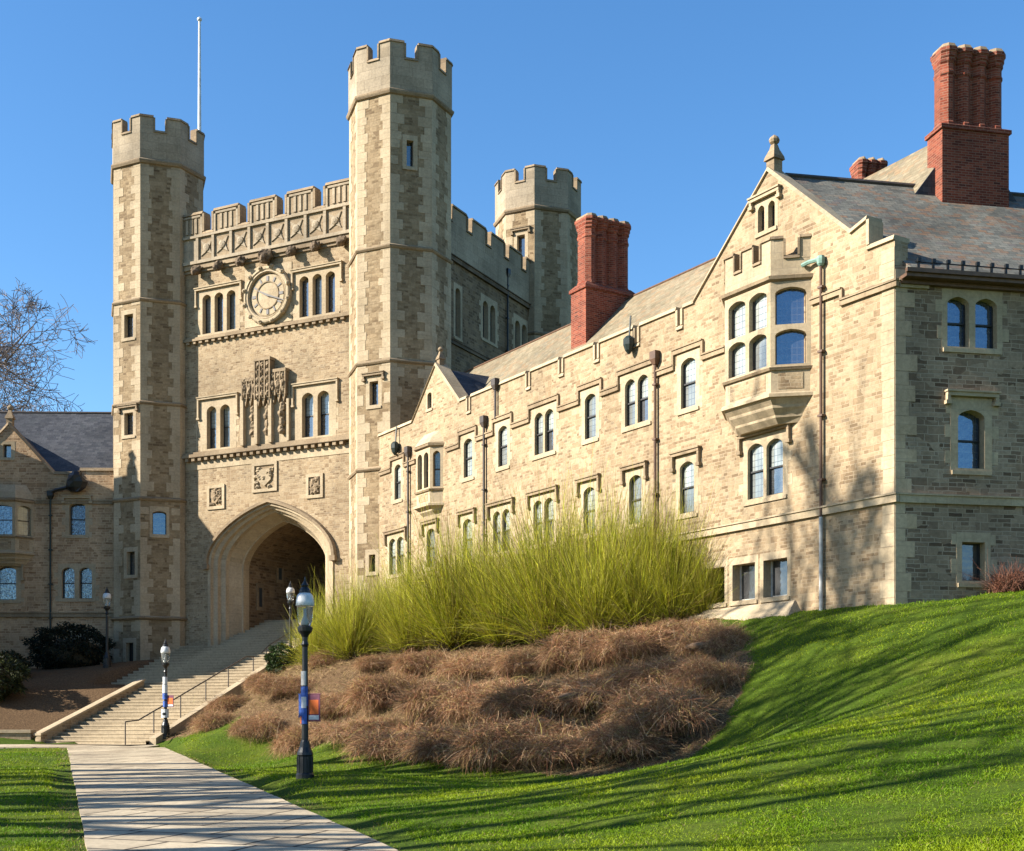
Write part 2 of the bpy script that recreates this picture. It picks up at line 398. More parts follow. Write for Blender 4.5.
        # the low coping carries on under the jamb frame
def arch(xc, h, zs, rise, n=8, pk=.18):
    out = []
    for i in range(n + 1):
        t = -1 + 2 * i / n; t = math.sin(t * math.pi / 2)
        out.append((xc + h * t, zs + rise * ((1 - pk) * math.sqrt(max(0, 1 - t * t)) + pk * (1 - abs(t)))))
    return out
def plate(mb, fac, x0, x1, z0, z1, lights, d0, d1, m=0, outer=True, n=8, reveal=True):
    """slab with arched openings: lights [(xc, half width, sill, spring, rise)]"""
    q = lambda pts, dd=d0: mb.poly([fac.P(x, z, dd) for x, z in pts], m)
    x = x0
    for (xc, h, zb, zs, rise) in sorted(lights):
        q([(x, z0), (xc - h, z0), (xc - h, z1), (x, z1)])
        if zb > z0 + 1e-4: q([(xc - h, z0), (xc + h, z0), (xc + h, zb), (xc - h, zb)])
        ap = arch(xc, h, zs, rise, n) if rise > 0 else [(xc - h, zs), (xc + h, zs)]
        for a, c in zip(ap, ap[1:]): q([a, c, (c[0], z1), (a[0], z1)])
        if reveal:
            loop = [(xc - h, zb)] + ap + [(xc + h, zb)]
            for a, c in zip(loop, loop[1:]):
                mb.poly([fac.P(a[0], a[1], d0), fac.P(c[0], c[1], d0), fac.P(c[0], c[1], d1), fac.P(a[0], a[1], d1)], m)
            if zb > z0 - 1: mb.poly([fac.P(xc + h, zb, d0), fac.P(xc - h, zb, d0), fac.P(xc - h, zb, d1), fac.P(xc + h, zb, d1)], m)
        x = xc + h
    q([(x, z0), (x1, z0), (x1, z1), (x, z1)])
    if outer:
        A = [(x0, z0), (x1, z0), (x1, z1), (x0, z1)]
        for i in range(4):
            a, c = A[i], A[(i + 1) % 4]
            mb.poly([fac.P(a[0], a[1], d0), fac.P(a[0], a[1], d1), fac.P(c[0], c[1], d1), fac.P(c[0], c[1], d0)], m)
def sash_and_panes(fac, win, lights, depth, glass_mats, rail=True, bar=.035, sash_mat=None, split=.5):
    s, p = MB(), MB()
    for i, (xc, h, zb, zs, rise) in enumerate(lights):
        zt = zs + rise; db = -depth
        zm = zb + (zt - zb) * split
        a, c = xc - h - .02, xc + h + .02
        if rail:
            p.poly([fac.P(a, zb - .02, db), fac.P(c, zb - .02, db), fac.P(c, zm, db), fac.P(a, zm, db)], (2 * i + 1) % len(glass_mats))
            p.poly([fac.P(a, zm, db + .001), fac.P(c, zm, db + .001), fac.P(c, zt + .02, db + .001), fac.P(a, zt + .02, db + .001)], (2 * i) % len(glass_mats))
            s.fbox(fac, xc - h + .002, xc + h - .002, zm - bar * .6, zm + bar * .6, db + .01, db + .06)
        else:
            p.poly([fac.P(a, zb - .02, db), fac.P(c, zb - .02, db), fac.P(c, zt + .02, db), fac.P(a, zt + .02, db)], i % len(glass_mats))
        s.fbox(fac, xc - h + .001, xc - h + bar, zb + .001, zt - rise * .5, db + .008, db + .05)
        s.fbox(fac, xc + h - bar, xc + h - .001, zb + .001, zt - rise * .5, db + .008, db + .05)
        s.fbox(fac, xc - h + bar + .001, xc + h - bar - .001, zb + .001, zb + bar, db + .008, db + .048)
    loc = WL[win.name]
    s.build('sash', sash_mat or M['sash'], win, loc)
    p.build('pane', glass_mats, win, loc)

class Win:
    """an opening and its stone surround; x0..x1 are the outer edges of the glass"""
    def __init__(s, fac, x0, x1, z0, z1, n=1, mull=.15, jamb=.20, head=.20, sill=.16, rise=.16, hood=None, depth=.26, glass=None, rail=True,
                 teeth=True, mat='ashlar', sash=None, hood_mat='weathered', hood_drop=.5, split=.5, bar=.04):
        s.__dict__.update(fac=fac, x0=x0, x1=x1, z0=z0, z1=z1, n=n, jamb=jamb, head=head, sill=sill, hood=hood, depth=depth, rail=rail, teeth=teeth, mat=mat,
                          glass=glass or ['glass_blind', 'glass_mid'], sash=sash, hood_mat=hood_mat, hood_drop=hood_drop, split=split, bar=bar)
        w = (x1 - x0 - (n - 1) * mull) / n
        s.lights = [(x0 + w / 2 + i * (w + mull), w / 2, z0, z1 - rise, rise) for i in range(n)]
        s.hole = (x0 - jamb, x1 + jamb, z0 - sill, z1 + head)
    def make(s, parent):
        mb = MB(); f = s.fac; a, c, e, t = s.hole
        plate(mb, f, a + .001, c - .001, e + .001, t - .001, s.lights, .008, -s.depth - .03, 0)
        mb.fbox(f, a + .03, c - .03, e - .02, e + .09, -.05, .05)                       # projecting sill
        if s.teeth:                                                                    # long-and-short jamb stones
            z = e + .02; k = random.randint(0, 1)
            while z < t - .12:
                hgt = min(random.uniform(.26, .4), t - z)
                if k % 2:
                    mb.fbox(f, a - random.uniform(.13, .2), a - .002, z, z + hgt - .012, -.04, .007)
                    mb.fbox(f, c + .002, c + random.uniform(.13, .2), z, z + hgt - .012, -.04, .007)
                z += hgt; k += 1
        win = mb.build('window', M[s.mat], parent, f.P((a + c) / 2, e, 0))
        if s.hood:
            hb = MB(); o = .14; q = .10
            hb.fbox(f, a - o, c + o, t + .02, t + .02 + q, -.02, .13)
            hb.fbox(f, a - o - .03, c + o + .03, t + .02 + q + .001, t + .02 + q + .05, -.02, .17)
            for x in (a - o, c + o - .09):
                hb.fbox(f, x, x + .09, t + .018 - s.hood_drop, t + .018, -.02, .12)
                hb.fbox(f, x - .04, x + .13, t + .016 - s.hood_drop - .1, t + .016 - s.hood_drop, -.02, .13)
            hb.build('hood_mould', M[s.hood_mat], win, WL[win.name])
        sash_and_panes(f, win, s.lights, s.depth, [M[k] for k in s.glass], s.rail, s.bar, M[s.sash] if s.sash else None, s.split)
        return win
def quoins(mb, fac, x, side, z0, z1, big=.55, small=.3, d=.012, avoid=(), seed=0):
    rr = random.Random(seed); z = z0; k = 0
    while z < z1 - .05:
        h = min(rr.uniform(.34, .50), z1 - z); w = big * rr.uniform(.78, 1.15) if k % 2 else small * rr.uniform(.8, 1.2)
        a, c = (x, x + w) if side > 0 else (x - w, x)
        if not any(a < v[1] and c > v[0] and z < v[3] and z + h > v[2] for v in avoid):
            mb.fbox(fac, a, c, z + .004, z + h - .004, -.06, d)
        z += h; k += 1
def string_run(mb, fac, pts, h=.14, proj=.12, m=0):
    """moulding following (x, z) points made of level and upright runs"""
    for (xa, za), (xb, zb) in zip(pts, pts[1:]):
        if abs(xa - xb) > 1e-4:
            mb.fbox(fac, xa, xb, za, za + h, -.03, proj * .7); mb.fbox(fac, xa - .02, xb + .02, za + h + .001, za + h + .05, -.03, proj)
        else:
            lo, hi = min(za, zb), max(za, zb)
            mb.fbox(fac, xa - .05, xa + .05, lo + .004, hi + h - .004, -.03, proj * .72)
# ================================================================== THE LONG HALL (right): wall W seen along its length, end wall E in shade
W = Fac((10.1, 34.3), -58.0)
E = Fac((10.1, 34.3), 11.0)
ED = (E.t[0], E.t[1])                          # direction of the cross wing's ridge
hall = thing('stone_hall', (*W.P(-5, 0)[:2], 3.0), 'long tan stone hall with gables and red brick chimneys, right of the gate tower', 'building')
LB, LM = ['glass_blind', 'glass_mid'], ['glass_mid', 'glass_mid']
LD = ['glass_mid', 'glass']; LG = ['glass_blind', 'glass_blind']; LX = ['glass_blind', 'glass_mid', 'glass_blind', 'glass']
def wwin(u0, u1, row, n=1, **k):
    x0, x1 = W.X(u0, -.15), W.X(u1, -.15)
    z0, z1 = {2: (9.98, 11.55), 1: (6.62, 8.26)}[row]
    return Win(W, x0, x1, z0, z1, n, hood='label' if row == 1 else None, rise=.2 if n == 1 else .22, depth=.15, mull=.13, hood_drop=.36, **k)
row2 = [wwin(684.7, 699.5, 2, glass=LB), wwin(628.6, 651.9, 2, 2, glass=LX), wwin(588.4, 599.5, 2, glass=LM), wwin(538, 557, 2, 2, glass=LX),
        wwin(501.6, 510.8, 2, glass=LB), wwin(467.0, 475.6, 2, glass=LG), wwin(397.6, 404, 2, glass=LB)]
row1 = [wwin(751.5, 786.8, 1, 2, glass=['glass_blind', 'glass_mid', 'glass_blind', 'glass']), wwin(683.5, 697.8, 1, glass=LB), wwin(632.8, 645.2, 1, glass=LM), wwin(587, 598.5, 1, glass=LB),
        wwin(536.8, 557, 1, 2, glass=LX), wwin(496.3, 513.2, 1, 2, glass=LX), wwin(466.2, 475.2, 1, glass=LB), wwin(429.8, 438, 1, glass=LM),
        wwin(392.2, 406.7, 1, 2, glass=LX)]
xb = W.X(792.5, -.2)
base = [Win(W, xb - 1.0, xb, 3.62, 4.72, 1, rise=0, jamb=.14, head=.22, sill=.12, teeth=False, depth=.34, glass=['glass_dark'], rail=False, sash='pale_sash', bar=.06),
        Win(W, xb - 2.36, xb - 1.36, 3.62, 4.72, 1, rise=0, jamb=.14, head=.22, sill=.12, teeth=False, depth=.34, glass=['glass_dark'], rail=False, sash='pale_sash', bar=.06),
        Win(W, xb - 3.72, xb - 2.72, 3.62, 4.72, 1, rise=0, jamb=.14, head=.22, sill=.12, teeth=False, depth=.34, glass=['glass_dark'], rail=False, sash='pale_sash', bar=.06)]
gabw = [Win(W, W.X(763, -.2), W.X(780, -.2), 14.5, 15.28, 2, mull=.16, jamb=.13, head=.14, sill=.12, rise=.14, hood='label', hood_drop=.1, depth=.22, glass=['glass', 'glass'], rail=False, teeth=False, hood_mat='ashlar')]
slit = Win(W, W.X(431.6, -.2), W.X(435.8, -.2), 13.45, 14.15, 1, jamb=.12, head=.14, sill=.1, rise=.1, depth=.2, glass=['glass'], rail=False, teeth=False)
allw = row2 + row1 + base + gabw + [slit]
NOTCH = [W.X(u) for u in (469, 528.6, 561.6, 597, 637, 680)]
GX, GC = -25.25, 2.15
segs = [(-30.9, GX - GC, 13.15, 13.15), (GX - GC, GX, 13.15, 15.2), (GX, GX + GC, 15.2, 13.15)]
x = GX + GC
for k in NOTCH:
    segs += [(x, k - .17, 13.2, 13.2), (k - .17, k + .17, 12.55, 12.55)]; x = k + .17
segs += [(x, -8.15, 13.2, 13.2), (-8.15, -4.8, 13.25, 16.2), (-4.8, -1.55, 16.2, 13.32), (-1.55, -.95, 13.32, 13.5), (-.95, 0, 12.68, 12.68)]
OBX = (-6.6, -3.05)
mb = MB(); wall(mb, W, segs, 1.0, [w.hole for w in allw]); mb.build('wall', M['rubble'], hall)
mb = MB(); coping(mb, W, segs, h=.13); mb.build('coping', M['ashlar'], hall)
for w in allw: w.make(hall)
# quoins and pale bands
mb = MB(); holes = [w.hole for w in allw]
quoins(mb, W, -.003, -1, 1.2, 12.5, .52, .40, .014, holes, 1)
mb.build('quoins', M['ashlar'], hall)
mb = MB()
pts = [(-30.6, 11.3)]
for w in sorted(row2, key=lambda w: w.x0):
    a, c = w.hole[0] - .16, w.hole[1] + .16; t = w.hole[3] + .03
    pts += [(a, 11.3), (a, t), (c, t), (c, 11.3)]
xo0 = W.X(416.0); xo1 = W.X(447)
low = [p for p in pts]
i = [k for k, p in enumerate(low) if p[0] > xo0][0]
for run in (low[:i] + [(xo0, 11.3)], [(xo1, 11.3)] + low[i:] + [(-6.65, 11.3)], [(-3.0, 11.74), (-1.85, 11.74), (-1.85, 11.42), (.12, 11.42)]):
    mb = MB(); string_run(mb, W, run); mb.build('string_course', M['weathered'], hall)
mb = MB(); string_run(mb, W, [(-30.6, 5.74), (.13, 5.74)], h=.2, proj=.14); mb.build('plinth_band', M['ashlar'], hall)
mb = MB()                                                                                # sloping stone apron under the cellar windows
a, c = xb - 4.1, xb + .35
mb.hexa([W.P(a - .3, 2.6, 1.0), W.P(c + .5, 2.6, 1.0), W.P(c + .5, 2.6, 0), W.P(a - .3, 2.6, 0)], [W.P(a, 3.44, .06), W.P(c, 3.44, .06), W.P(c, 3.44, 0), W.P(a, 3.44, 0)])
mb.build('cellar_apron', M['ashlar'], hall)
# finials
def finial(fac, x, z, s, parent, name='finial'):
    mb = MB(); c = fac.P(x, z, -.25)
    sq = lambda r, dz: [(c[0] + r * (fac.t[0] * a + fac.n[0] * b), c[1] + r * (fac.t[1] * a + fac.n[1] * b), c[2] + dz) for a, b in ((-1, 1), (1, 1), (1, -1), (-1, -1))]
    mb.loft([sq(.2 * s, -.1), sq(.2 * s, .38 * s)]); mb.loft([sq(.27 * s, .382 * s), sq(.25 * s, .5 * s), sq(.13 * s, .78 * s), sq(.09 * s, .95 * s)])
    mb.lathe((c[0], c[1], c[2] + .95 * s), [(.08 * s, 0), (.17 * s, .08 * s), (.2 * s, .17 * s), (.15 * s, .27 * s), (.03 * s, .36 * s)], 10)
    return mb.build(name, M['weathered'], parent, fac.P(x, z, -.25))
finial(W, -4.8, 16.25, .82, hall); finial(W, GX, 15.25, .6, hall)

# the two oriels
def oriel(parent, fac, xc, w, p, z0, z1, zs, zp, zc, ztop, n_front, glass_front, glass_side, transom, battle, roof=None):
    """z0 corbel foot, z1 corbel top, zs sill, zp string above the lights, ztop parapet"""
    hw = w / 2
    plan = lambda q: [fac.P(xc - hw - p - q, 0, -.02), fac.P(xc - hw - q * .42, 0, p + q), fac.P(xc + hw + q * .42, 0, p + q), fac.P(xc + hw + p + q, 0, -.02)]
    L = lambda q, z: [(a[0], a[1], z) for a in plan(q)]
    faces = [(Fac(fac.P(xc - hw - p, 0, 0)[:2], fac.ang - 45), p * math.sqrt(2)), (Fac(fac.P(xc - hw, 0, p)[:2], fac.ang), w), (Fac(fac.P(xc + hw, 0, p)[:2], fac.ang + 45), p * math.sqrt(2))]
    mb = MB()
    mb.loft([L(-.02, zs - .002), L(-.02, z1)][::-1]); body = mb.build('oriel', M['ashlar'], parent, fac.P(xc, z1, 0))
    mb = MB()
    for f_, ln in faces:
        if ln < .9: continue
        mb.fbox(f_, .22, ln - .22, z1 + .1, zs - .18, -.05, -.012)
    mb.build('apron_panel', M['rubble'], body, WL[body.name])
    for i, (f_, ln) in enumerate(faces):
        nn = n_front if i == 1 else 1
        j = .16 if ln > 1.3 else .13; ml = .16
        lw = (ln - 2 * j - (nn - 1) * ml) / nn
        zt = zp - .16
        rows = [(zs + .06, zt)] if not transom else [(zs + .06, (zs + zt) / 2 - .07), ((zs + zt) / 2 + .07, zt)]
        mbp = MB(); lights = []
        for (ra, rb) in rows:
            ls = [(j + lw / 2 + q * (lw + ml), lw / 2, ra, rb - .17, .17) for q in range(nn)]; lights += ls
            plate(mbp, f_, 0, ln, ra - (.06 if ra == rows[0][0] else .07), rb + (.16 if rb == zt else .07), ls, 0, -.24)
        wn_ = mbp.build('window', M['ashlar'], body, f_.P(ln / 2, zs, 0))
        gs = glass_front if i == 1 else glass_side
        s, q = MB(), MB()
        for k, (xc_, h_, a_, b_, r_) in enumerate(lights):
            q.poly([f_.P(xc_ - h_ - .02, a_ - .02, -.2), f_.P(xc_ + h_ + .02, a_ - .02, -.2), f_.P(xc_ + h_ + .02, b_ + r_ + .02, -.2), f_.P(xc_ - h_ - .02, b_ + r_ + .02, -.2)], k % len(gs))
            s.fbox(f_, xc_ - h_ + .001, xc_ - h_ + .04, a_ + .001, b_ + .04, -.19, -.15); s.fbox(f_, xc_ + h_ - .04, xc_ + h_ - .001, a_ + .001, b_ + .04, -.19, -.15)
            s.fbox(f_, xc_ - h_ + .041, xc_ + h_ - .041, a_ + .002, a_ + .04, -.19, -.152)
            if not transom: s.fbox(f_, xc_ - h_ + .041, xc_ + h_ - .041, (a_ + b_ + r_) / 2 - .02, (a_ + b_ + r_) / 2 + .02, -.19, -.152)
        q.build('pane', [M[k] for k in gs], body, WL[body.name]); s.build('sash', M['dark_pipe'], body, WL[body.name])
    mb = MB()
    mb.loft([L(.05, zs - .10), L(.09, zs - .03), L(0, zs + .002)])                             # sill
    mb.loft([L(.0, zp), L(.10, zp + .06), L(.12, zp + .15), L(.0, zp + .2)])                 # cornice
    mb.build('moulding', M['weathered'], body, WL[body.name])
    mb = MB()
    loops = [L(.06, z1), L(.10, z1 - .04), L(.10, z1 - .13), L(.02, z1 - .16), L(-.12, z1 - (z1 - z0) * .4), L(-.14, z1 - (z1 - z0) * .5), L(-.3, z1 - (z1 - z0) * .72), L(-.32, z1 - (z1 - z0) * .8), L(-.48 if p > .5 else -.38, z0)]
    mb.loft(loops[::-1]); mb.build('corbel', M['ashlar'], body, WL[body.name])
    mb = MB()
    if battle:
        mb.loft([L(-.01, zp + .2), L(-.01, zc)])
        cp = MB()
        for i, (f_, ln) in enumerate(faces):
            fr = [0, .2, .38, .62, .8, 1] if i == 1 else [0, .32, .72, 1]
            k0 = [1, 0, 1, 0, 1] if i == 1 else [1, 0, 1]
            sg = [(fr[k] * ln, fr[k + 1] * ln, ztop if k0[k] else zc, ztop if k0[k] else zc) for k in range(len(k0))]
            for s_ in sg:
                if s_[2] > zc: mb.fbox(f_, s_[0], s_[1], zc + .001, s_[2], -.2, -.012)
            coping(cp, f_, sg, .2, .05, .09, 0, -.01, .06)
        cp.build('coping', M['weathered'], body, WL[body.name])
        mb.build('parapet', M['ashlar'], body, WL[body.name])
    else:
        mb.loft([L(.06, zp + .2), L(-.1, ztop * .6 + zp * .4), L(-.34, ztop)]); mb.build('cap', M['ashlar'], body, WL[body.name])
    return body
oriel(hall, W, -4.82, 1.95, .8, 8.55, 9.34, 10.08, 12.5, 13.15, 13.72, 2, ['glass_blind', 'glass_mid', 'glass_blind', 'glass_blind'], ['glass_blue'], True, True)
oriel(hall, W, W.X(431.5) , 1.25, .42, 8.62, 9.25, 9.86, 11.6, 0, 12.35, 2, ['glass_blind', 'glass_mid'], ['glass_mid'], False, False)

# end wall in shade
ew = [Win(E, E.X(943.4, -.2), E.X(992.7, -.2), 9.95, 11.28, 2, mull=.18, jamb=.16, head=.2, sill=.14, rise=.2, glass=['glass_blue'], mat='ashlar', depth=.24),
      Win(E, E.X(954, -.2), E.X(980.5, -.2), 6.72, 8.28, 1, jamb=.22, head=.32, sill=.16, rise=.22, glass=['glass_blue'], hood='label', hood_mat='ashlar', hood_drop=.12, depth=.3),
      Win(E, E.X(958, -.2), E.X(981, -.2), 3.72, 4.75, 1, jamb=.16, head=.26, sill=.16, rise=0, glass=['glass_dark'], depth=.3, rail=False)]
eseg = [(0, 14, 12.0, 12.0)]
mb = MB(); wall(mb, E, eseg, 1.0, [w.hole for w in ew]); mb.build('end_wall', M['rubble_grey'], hall)
for w in ew: w.make(hall)
mb = MB(); quoins(mb, E, .014, 1, 1.2, 11.9, .55, .32, .013, (), 5); mb.build('end_quoins', M['ashlar'], hall)
mb = MB(); string_run(mb, E, [(.1, 5.74), (14, 5.74)], h=.2, proj=.12); string_run(mb, E, [(.12, 11.42), (.95, 11.42)], h=.16, proj=.1); mb.build('end_band', M['ashlar'], hall)
# roofs: long wing (parallel to W) and the skewed cross wing behind the big gable
def WP(x, b, z): return W.P(x, z, -b)
rp = MB()
sec = [(.52, 12.85), (4.0, 16.45), (7.5, 12.85), (7.5, 11.5), (.52, 11.5)]
rp.loft([[WP(-38, b, z) for b, z in sec], [WP(-6.2, b, z) for b, z in sec]])
roof = rp.build('roof', M['slate_tan'], hall)
rc = MB()
def XP(x, z, L): p = W.P(x, z, -.3); return (p[0] + ED[0] * L, p[1] + ED[1] * L, z)
sec = [(-10.6, 11.3), (.42, 11.72), (.42, 11.62 + .2), (-4.8, 16.15), (-10.6, 11.5)]
rc.loft([[XP(x, z, 0) for x, z in sec], [XP(x, z, 17) for x, z in sec]])
cross = rc.build('cross_roof', M['slate_warm'], hall)
cap = MB(); cap.tube([XP(-4.8, 16.17, 0.3), XP(-4.8, 16.17, 17)], .075, 6); cap.build('ridge_cap', M['dark_pipe'], cross)
cap = MB(); cap.tube([WP(-30, 4.0, 16.45), WP(-8, 4.0, 16.45)], .06, 6); cap.build('ridge_cap', M['copper'], roof)
# small gable's own roof
sg_ = MB(); sec = [(GX - GC - .2, 12.6), (GX + GC + .2, 12.6), (GX + GC + .2, 12.85), (GX, 15.1), (GX - GC - .2, 12.85)]
sg_.loft([[WP(x, .4, z) for x, z in sec], [WP(x, 8.0, z) for x, z in sec]]); sg_.build('gable_roof', M['slate'], hall)
# gutter with snow guards on the end wall's eaves
gt = MB(); gt.fbox(E, .12, 14, 11.60, 11.69, .02, .42); gt.fbox(E, .10, 14, 11.692, 11.80, .38, .50); gt.fbox(E, .13, 14, 11.50, 11.598, .0, .15)
gut = gt.build('gutter', M['copper'], hall, E.P(.1, 11.5, .4))
for k in range(16):
    s = MB(); x = .5 + k * .42; s.fbox(E, x - .025, x + .025, 11.83, 12.1, .30, .36); s.fbox(E, x - .05, x + .05, 11.80, 11.84, .22, .40); s.fbox(E, x - .045, x + .045, 12.0, 12.1, .32, .4)
    s.build('snow_guard', M['black_iron'], gut, E.P(x, 11.8, .3))
s = MB(); s.tube([E.P(.4, 12.0, .33), E.P(7, 12.0, .33)], .018, 5); s.build('guard_rail', M['black_iron'], gut)
# brick chimneys
def chimney(parent, fac, x0, x1, dep, z0, zsh, z1, nf, name='chimney', taper=.25):
    """x along the long face, dep backwards; base, sloping shoulders, clustered flues with a corbelled head"""
    mb = MB()
    def rect(a, c, d1, d0, z): return [fac.P(a, z, d1), fac.P(c, z, d1), fac.P(c, z, d0), fac.P(a, z, d0)]
    mb.hexa(rect(x0, x1, 0, -dep, z0), rect(x0, x1, 0, -dep, zsh - .02))
    mb.loft([rect(x0 - .06, x1 + .06, .06, -dep - .06, zsh - .018), rect(x0 - .06, x1 + .06, .06, -dep - .06, zsh + .1), rect(x0 + taper, x1 - taper, -.10, -dep + .10, zsh + .1 + taper * 1.5)])
    w = (x1 - x0 - 2 * taper) / nf; zf = zsh + .1 + taper * 1.5
    def shaft(a, c, d1, d0, z, ch=.14):
        return [fac.P(x_, z, y_) for x_, y_ in ((a + ch, d1), (c - ch, d1), (c, d1 - ch), (c, d0 + ch), (c - ch, d0), (a + ch, d0), (a, d0 + ch), (a, d1 - ch))]
    for k in range(nf):
        a = x0 + taper + k * w; hgt = z1 - zf
        L = [(.0, zf - .12), (.0, zf + .04), (-.035, zf + .1), (-.035, z1 - .85), (.0, z1 - .80), (.0, z1 - .72), (-.03, z1 - .69), (-.03, z1 - .50), (.02, z1 - .44), (.02, z1 - .36), (.06, z1 - .31), (.06, z1 - .22), (.11, z1 - .17), (.11, z1 - .06)]
        mb.loft([shaft(a + .01 - q * .35, a + w - .01 + q * .35, -.05 + q, -dep + .05 - q, z, .17 if w > .35 else w * .3) for q, z in L])
    mb.hexa(rect(x0 + taper + .06, x1 - taper - .06, -.25, -dep + .25, zf - .1), rect(x0 + taper + .06, x1 - taper - .06, -.25, -dep + .25, z1 - .2))
    ch = mb.build(name, M['brick'], parent, fac.P((x0 + x1) / 2, z0, -dep / 2))
    for k in range(nf):
        a = x0 + taper + k * w; c = MB()
        c.loft([shaft(a + .01, a + w - .01, .04, -dep - .04, z1 - .058, .12), shaft(a + .05, a + w - .05, -.02, -dep + .02, z1 + .06, .12)]); c.build('flue_cap', M['weathered'], ch, WL[ch.name])
    return ch
C1 = Fac(WP(-17.0, 2.05, 0)[:2], 32.0)                   # long face looks at us along the wing's own end direction
chimney(roof, C1, 0, 2.35, 1.0, 13.5, 16.6, 19.45, 4, taper=.12)
G = Fac((.3310 * 38.6, 38.6), 12.0)
chimney(cross, G, 0, 2.2, .85, 14.8, 17.6, 20.1, 4, taper=.06)
gb = MB(); gx = 1.05; gd = (math.sin(R(-28)), math.cos(R(-28)))
tri = [(gx - 2.35, 14.9), (gx + 2.35, 14.9), (gx, 17.95)]
gb.loft([[G.P(x, z, -.45) for x, z in tri], [(G.P(x, z, -.45)[0] + gd[0] * 12, G.P(x, z, -.45)[1] + gd[1] * 12, z) for x, z in tri]])
dorm = gb.build('attic_roof', M['slate_tan'], cross)
cf = MB(); cf.fprism(G, tri, -.449, -.40); cf.build('slate_hung_gable', M['slate'], cross)
C3 = Fac((11.75, 44.0), 10.0)
chimney(dorm, C3, 0, 1.05, .8, 14.5, 18.2, 19.05, 3, taper=.02)
# drainpipes
def pipe(parent, fac, x, z0, z1, mat, hop=True, r=.05, d=.10, head_mat=None):
    mb = MB(); mb.tube([fac.P(x, z0, d), fac.P(x, z1, d)], r, 8)
    z = z0 + 1
    while z < z1 - .3:
        mb.fbox(fac, x - .09, x + .09, z, z + .06, -.01, d + r + .012); z += 1.8
    p = mb.build('drainpipe', mat, parent, fac.P(x, z0, d))
    if hop:
        h = MB(); h.loft([[fac.P(x + a * .07, z1 - .02, d + b * .07 - .01) for a, b in ((-1, 1), (1, 1), (1, -1), (-1, -1))], [fac.P(x + a * .15, z1 + .16, .11 + b * .11) for a, b in ((-1, 1), (1, 1), (1, -1), (-1, -1))],
                          [fac.P(x + a * .15, z1 + .42, .11 + b * .11) for a, b in ((-1, 1), (1, 1), (1, -1), (-1, -1))]])
        h.build('rain_hopper', head_mat or mat, p, WL[p.name])
    return p
pipe(hall, W, W.X(410), 2.8, 11.7, M['dark_pipe']); pipe(hall, W, W.X(486), 2.8, 11.75, M['dark_pipe'])
pipe(hall, W, W.X(657.5), 2.8, 11.7, M['brown_pipe'])
pipe(hall, W, W.X(497.5), 11.9, 13.05, M['dark_pipe'])
p = pipe(hall, W, W.X(823.5), 5.7, 12.75, M['brown_pipe'], hop=False, r=.045)
xx = W.X(823.5); h = MB(); h.tube([W.P(xx, 3.0, .1), W.P(xx, 5.69, .1)], .055, 8); h.build('pipe_foot', M['grey_metal'], p, WL[p.name])
h = MB(); h.lathe(W.P(xx, 12.72, .1), [(.06, 0), (.11, .06), (.13, .2), (.10, .28), (.03, .3)], 8); h.build('rain_hopper', M['green_copper'], p, WL[p.name])
h = MB(); h.tube([W.P(xx, 12.92, .1), W.P(xx - .4, 12.94, .16), W.P(-3.2, 12.9, .2)], .06, 6); h.build('overflow_pipe', M['green_copper'], p, WL[p.name])
for u, v in ((399, 449), (633.5, 346)):
    x = W.X(u); z = W.Z(u, v); h = MB()
    h.tube([W.P(x, z + .25, .18), W.P(x, z + 1.0, .12)], .035, 6); h.lathe(W.P(x, z - .3, .2), [(.04, 0), (.13, .12), (.19, .3), (.19, .5), (.10, .6)], 8)
    h.fbox(W, x - .05, x + .05, z + .1, z + .18, -.02, .2); h.build('rain_hopper', M['dark_green'], hall, W.P(x, z, .15))

# ================================================================== THE GATE TOWER
FA = -27.0
nF = (math.sin(R(FA)), -math.cos(R(FA))); tF = (math.cos(R(FA)), math.sin(R(FA)))
CL, CM = (-18.89, 69.38), (-5.385, 62.5)
CB = (CM[0] - nF[0] * 15.2, CM[1] - nF[1] * 15.2); CD = (CL[0] - nF[0] * 15.2, CL[1] - nF[1] * 15.2)
F = Fac((CL[0] + nF[0] * .5, CL[1] + nF[1] * .5), FA)      # clock front
S = Fac((CM[0] + tF[0] * .5, CM[1] + tF[1] * .5), FA + 90)  # side facing the hall
LEN = 15.16
gate = thing('gate_tower', (F.P(LEN / 2, 3.2, -7)[0], F.P(LEN / 2, 3.2, -7)[1], 3.2), 'tall stone gate tower with clock, deep archway and octagonal battlemented turrets', 'gate tower')
TA, TK = 2.3, 1.40
Z_TOP, Z_NOTCH, Z_S1, Z_S2, Z_S3, Z_S4, Z_S5 = 31.2, 30.45, 28.95, 21.8, 16.5, 11.55, 5.4
def oct_loop(C, gr, z, a0=FA):
    dd = (2 * TA - TK) / math.sqrt(2) + gr; a = TA + gr; k = 2 * a - math.sqrt(2) * dd
    pts = []
    for i in range(4):
        an = R(a0 + 90 * i); n = (math.sin(an), -math.cos(an)); t = (math.cos(an), math.sin(an))
        for s in (-1, 1):
            h = (a - k) * s
            pts.append((C[0] + n[0] * a + t[0] * h, C[1] + n[1] * a + t[1] * h, z))
    return pts
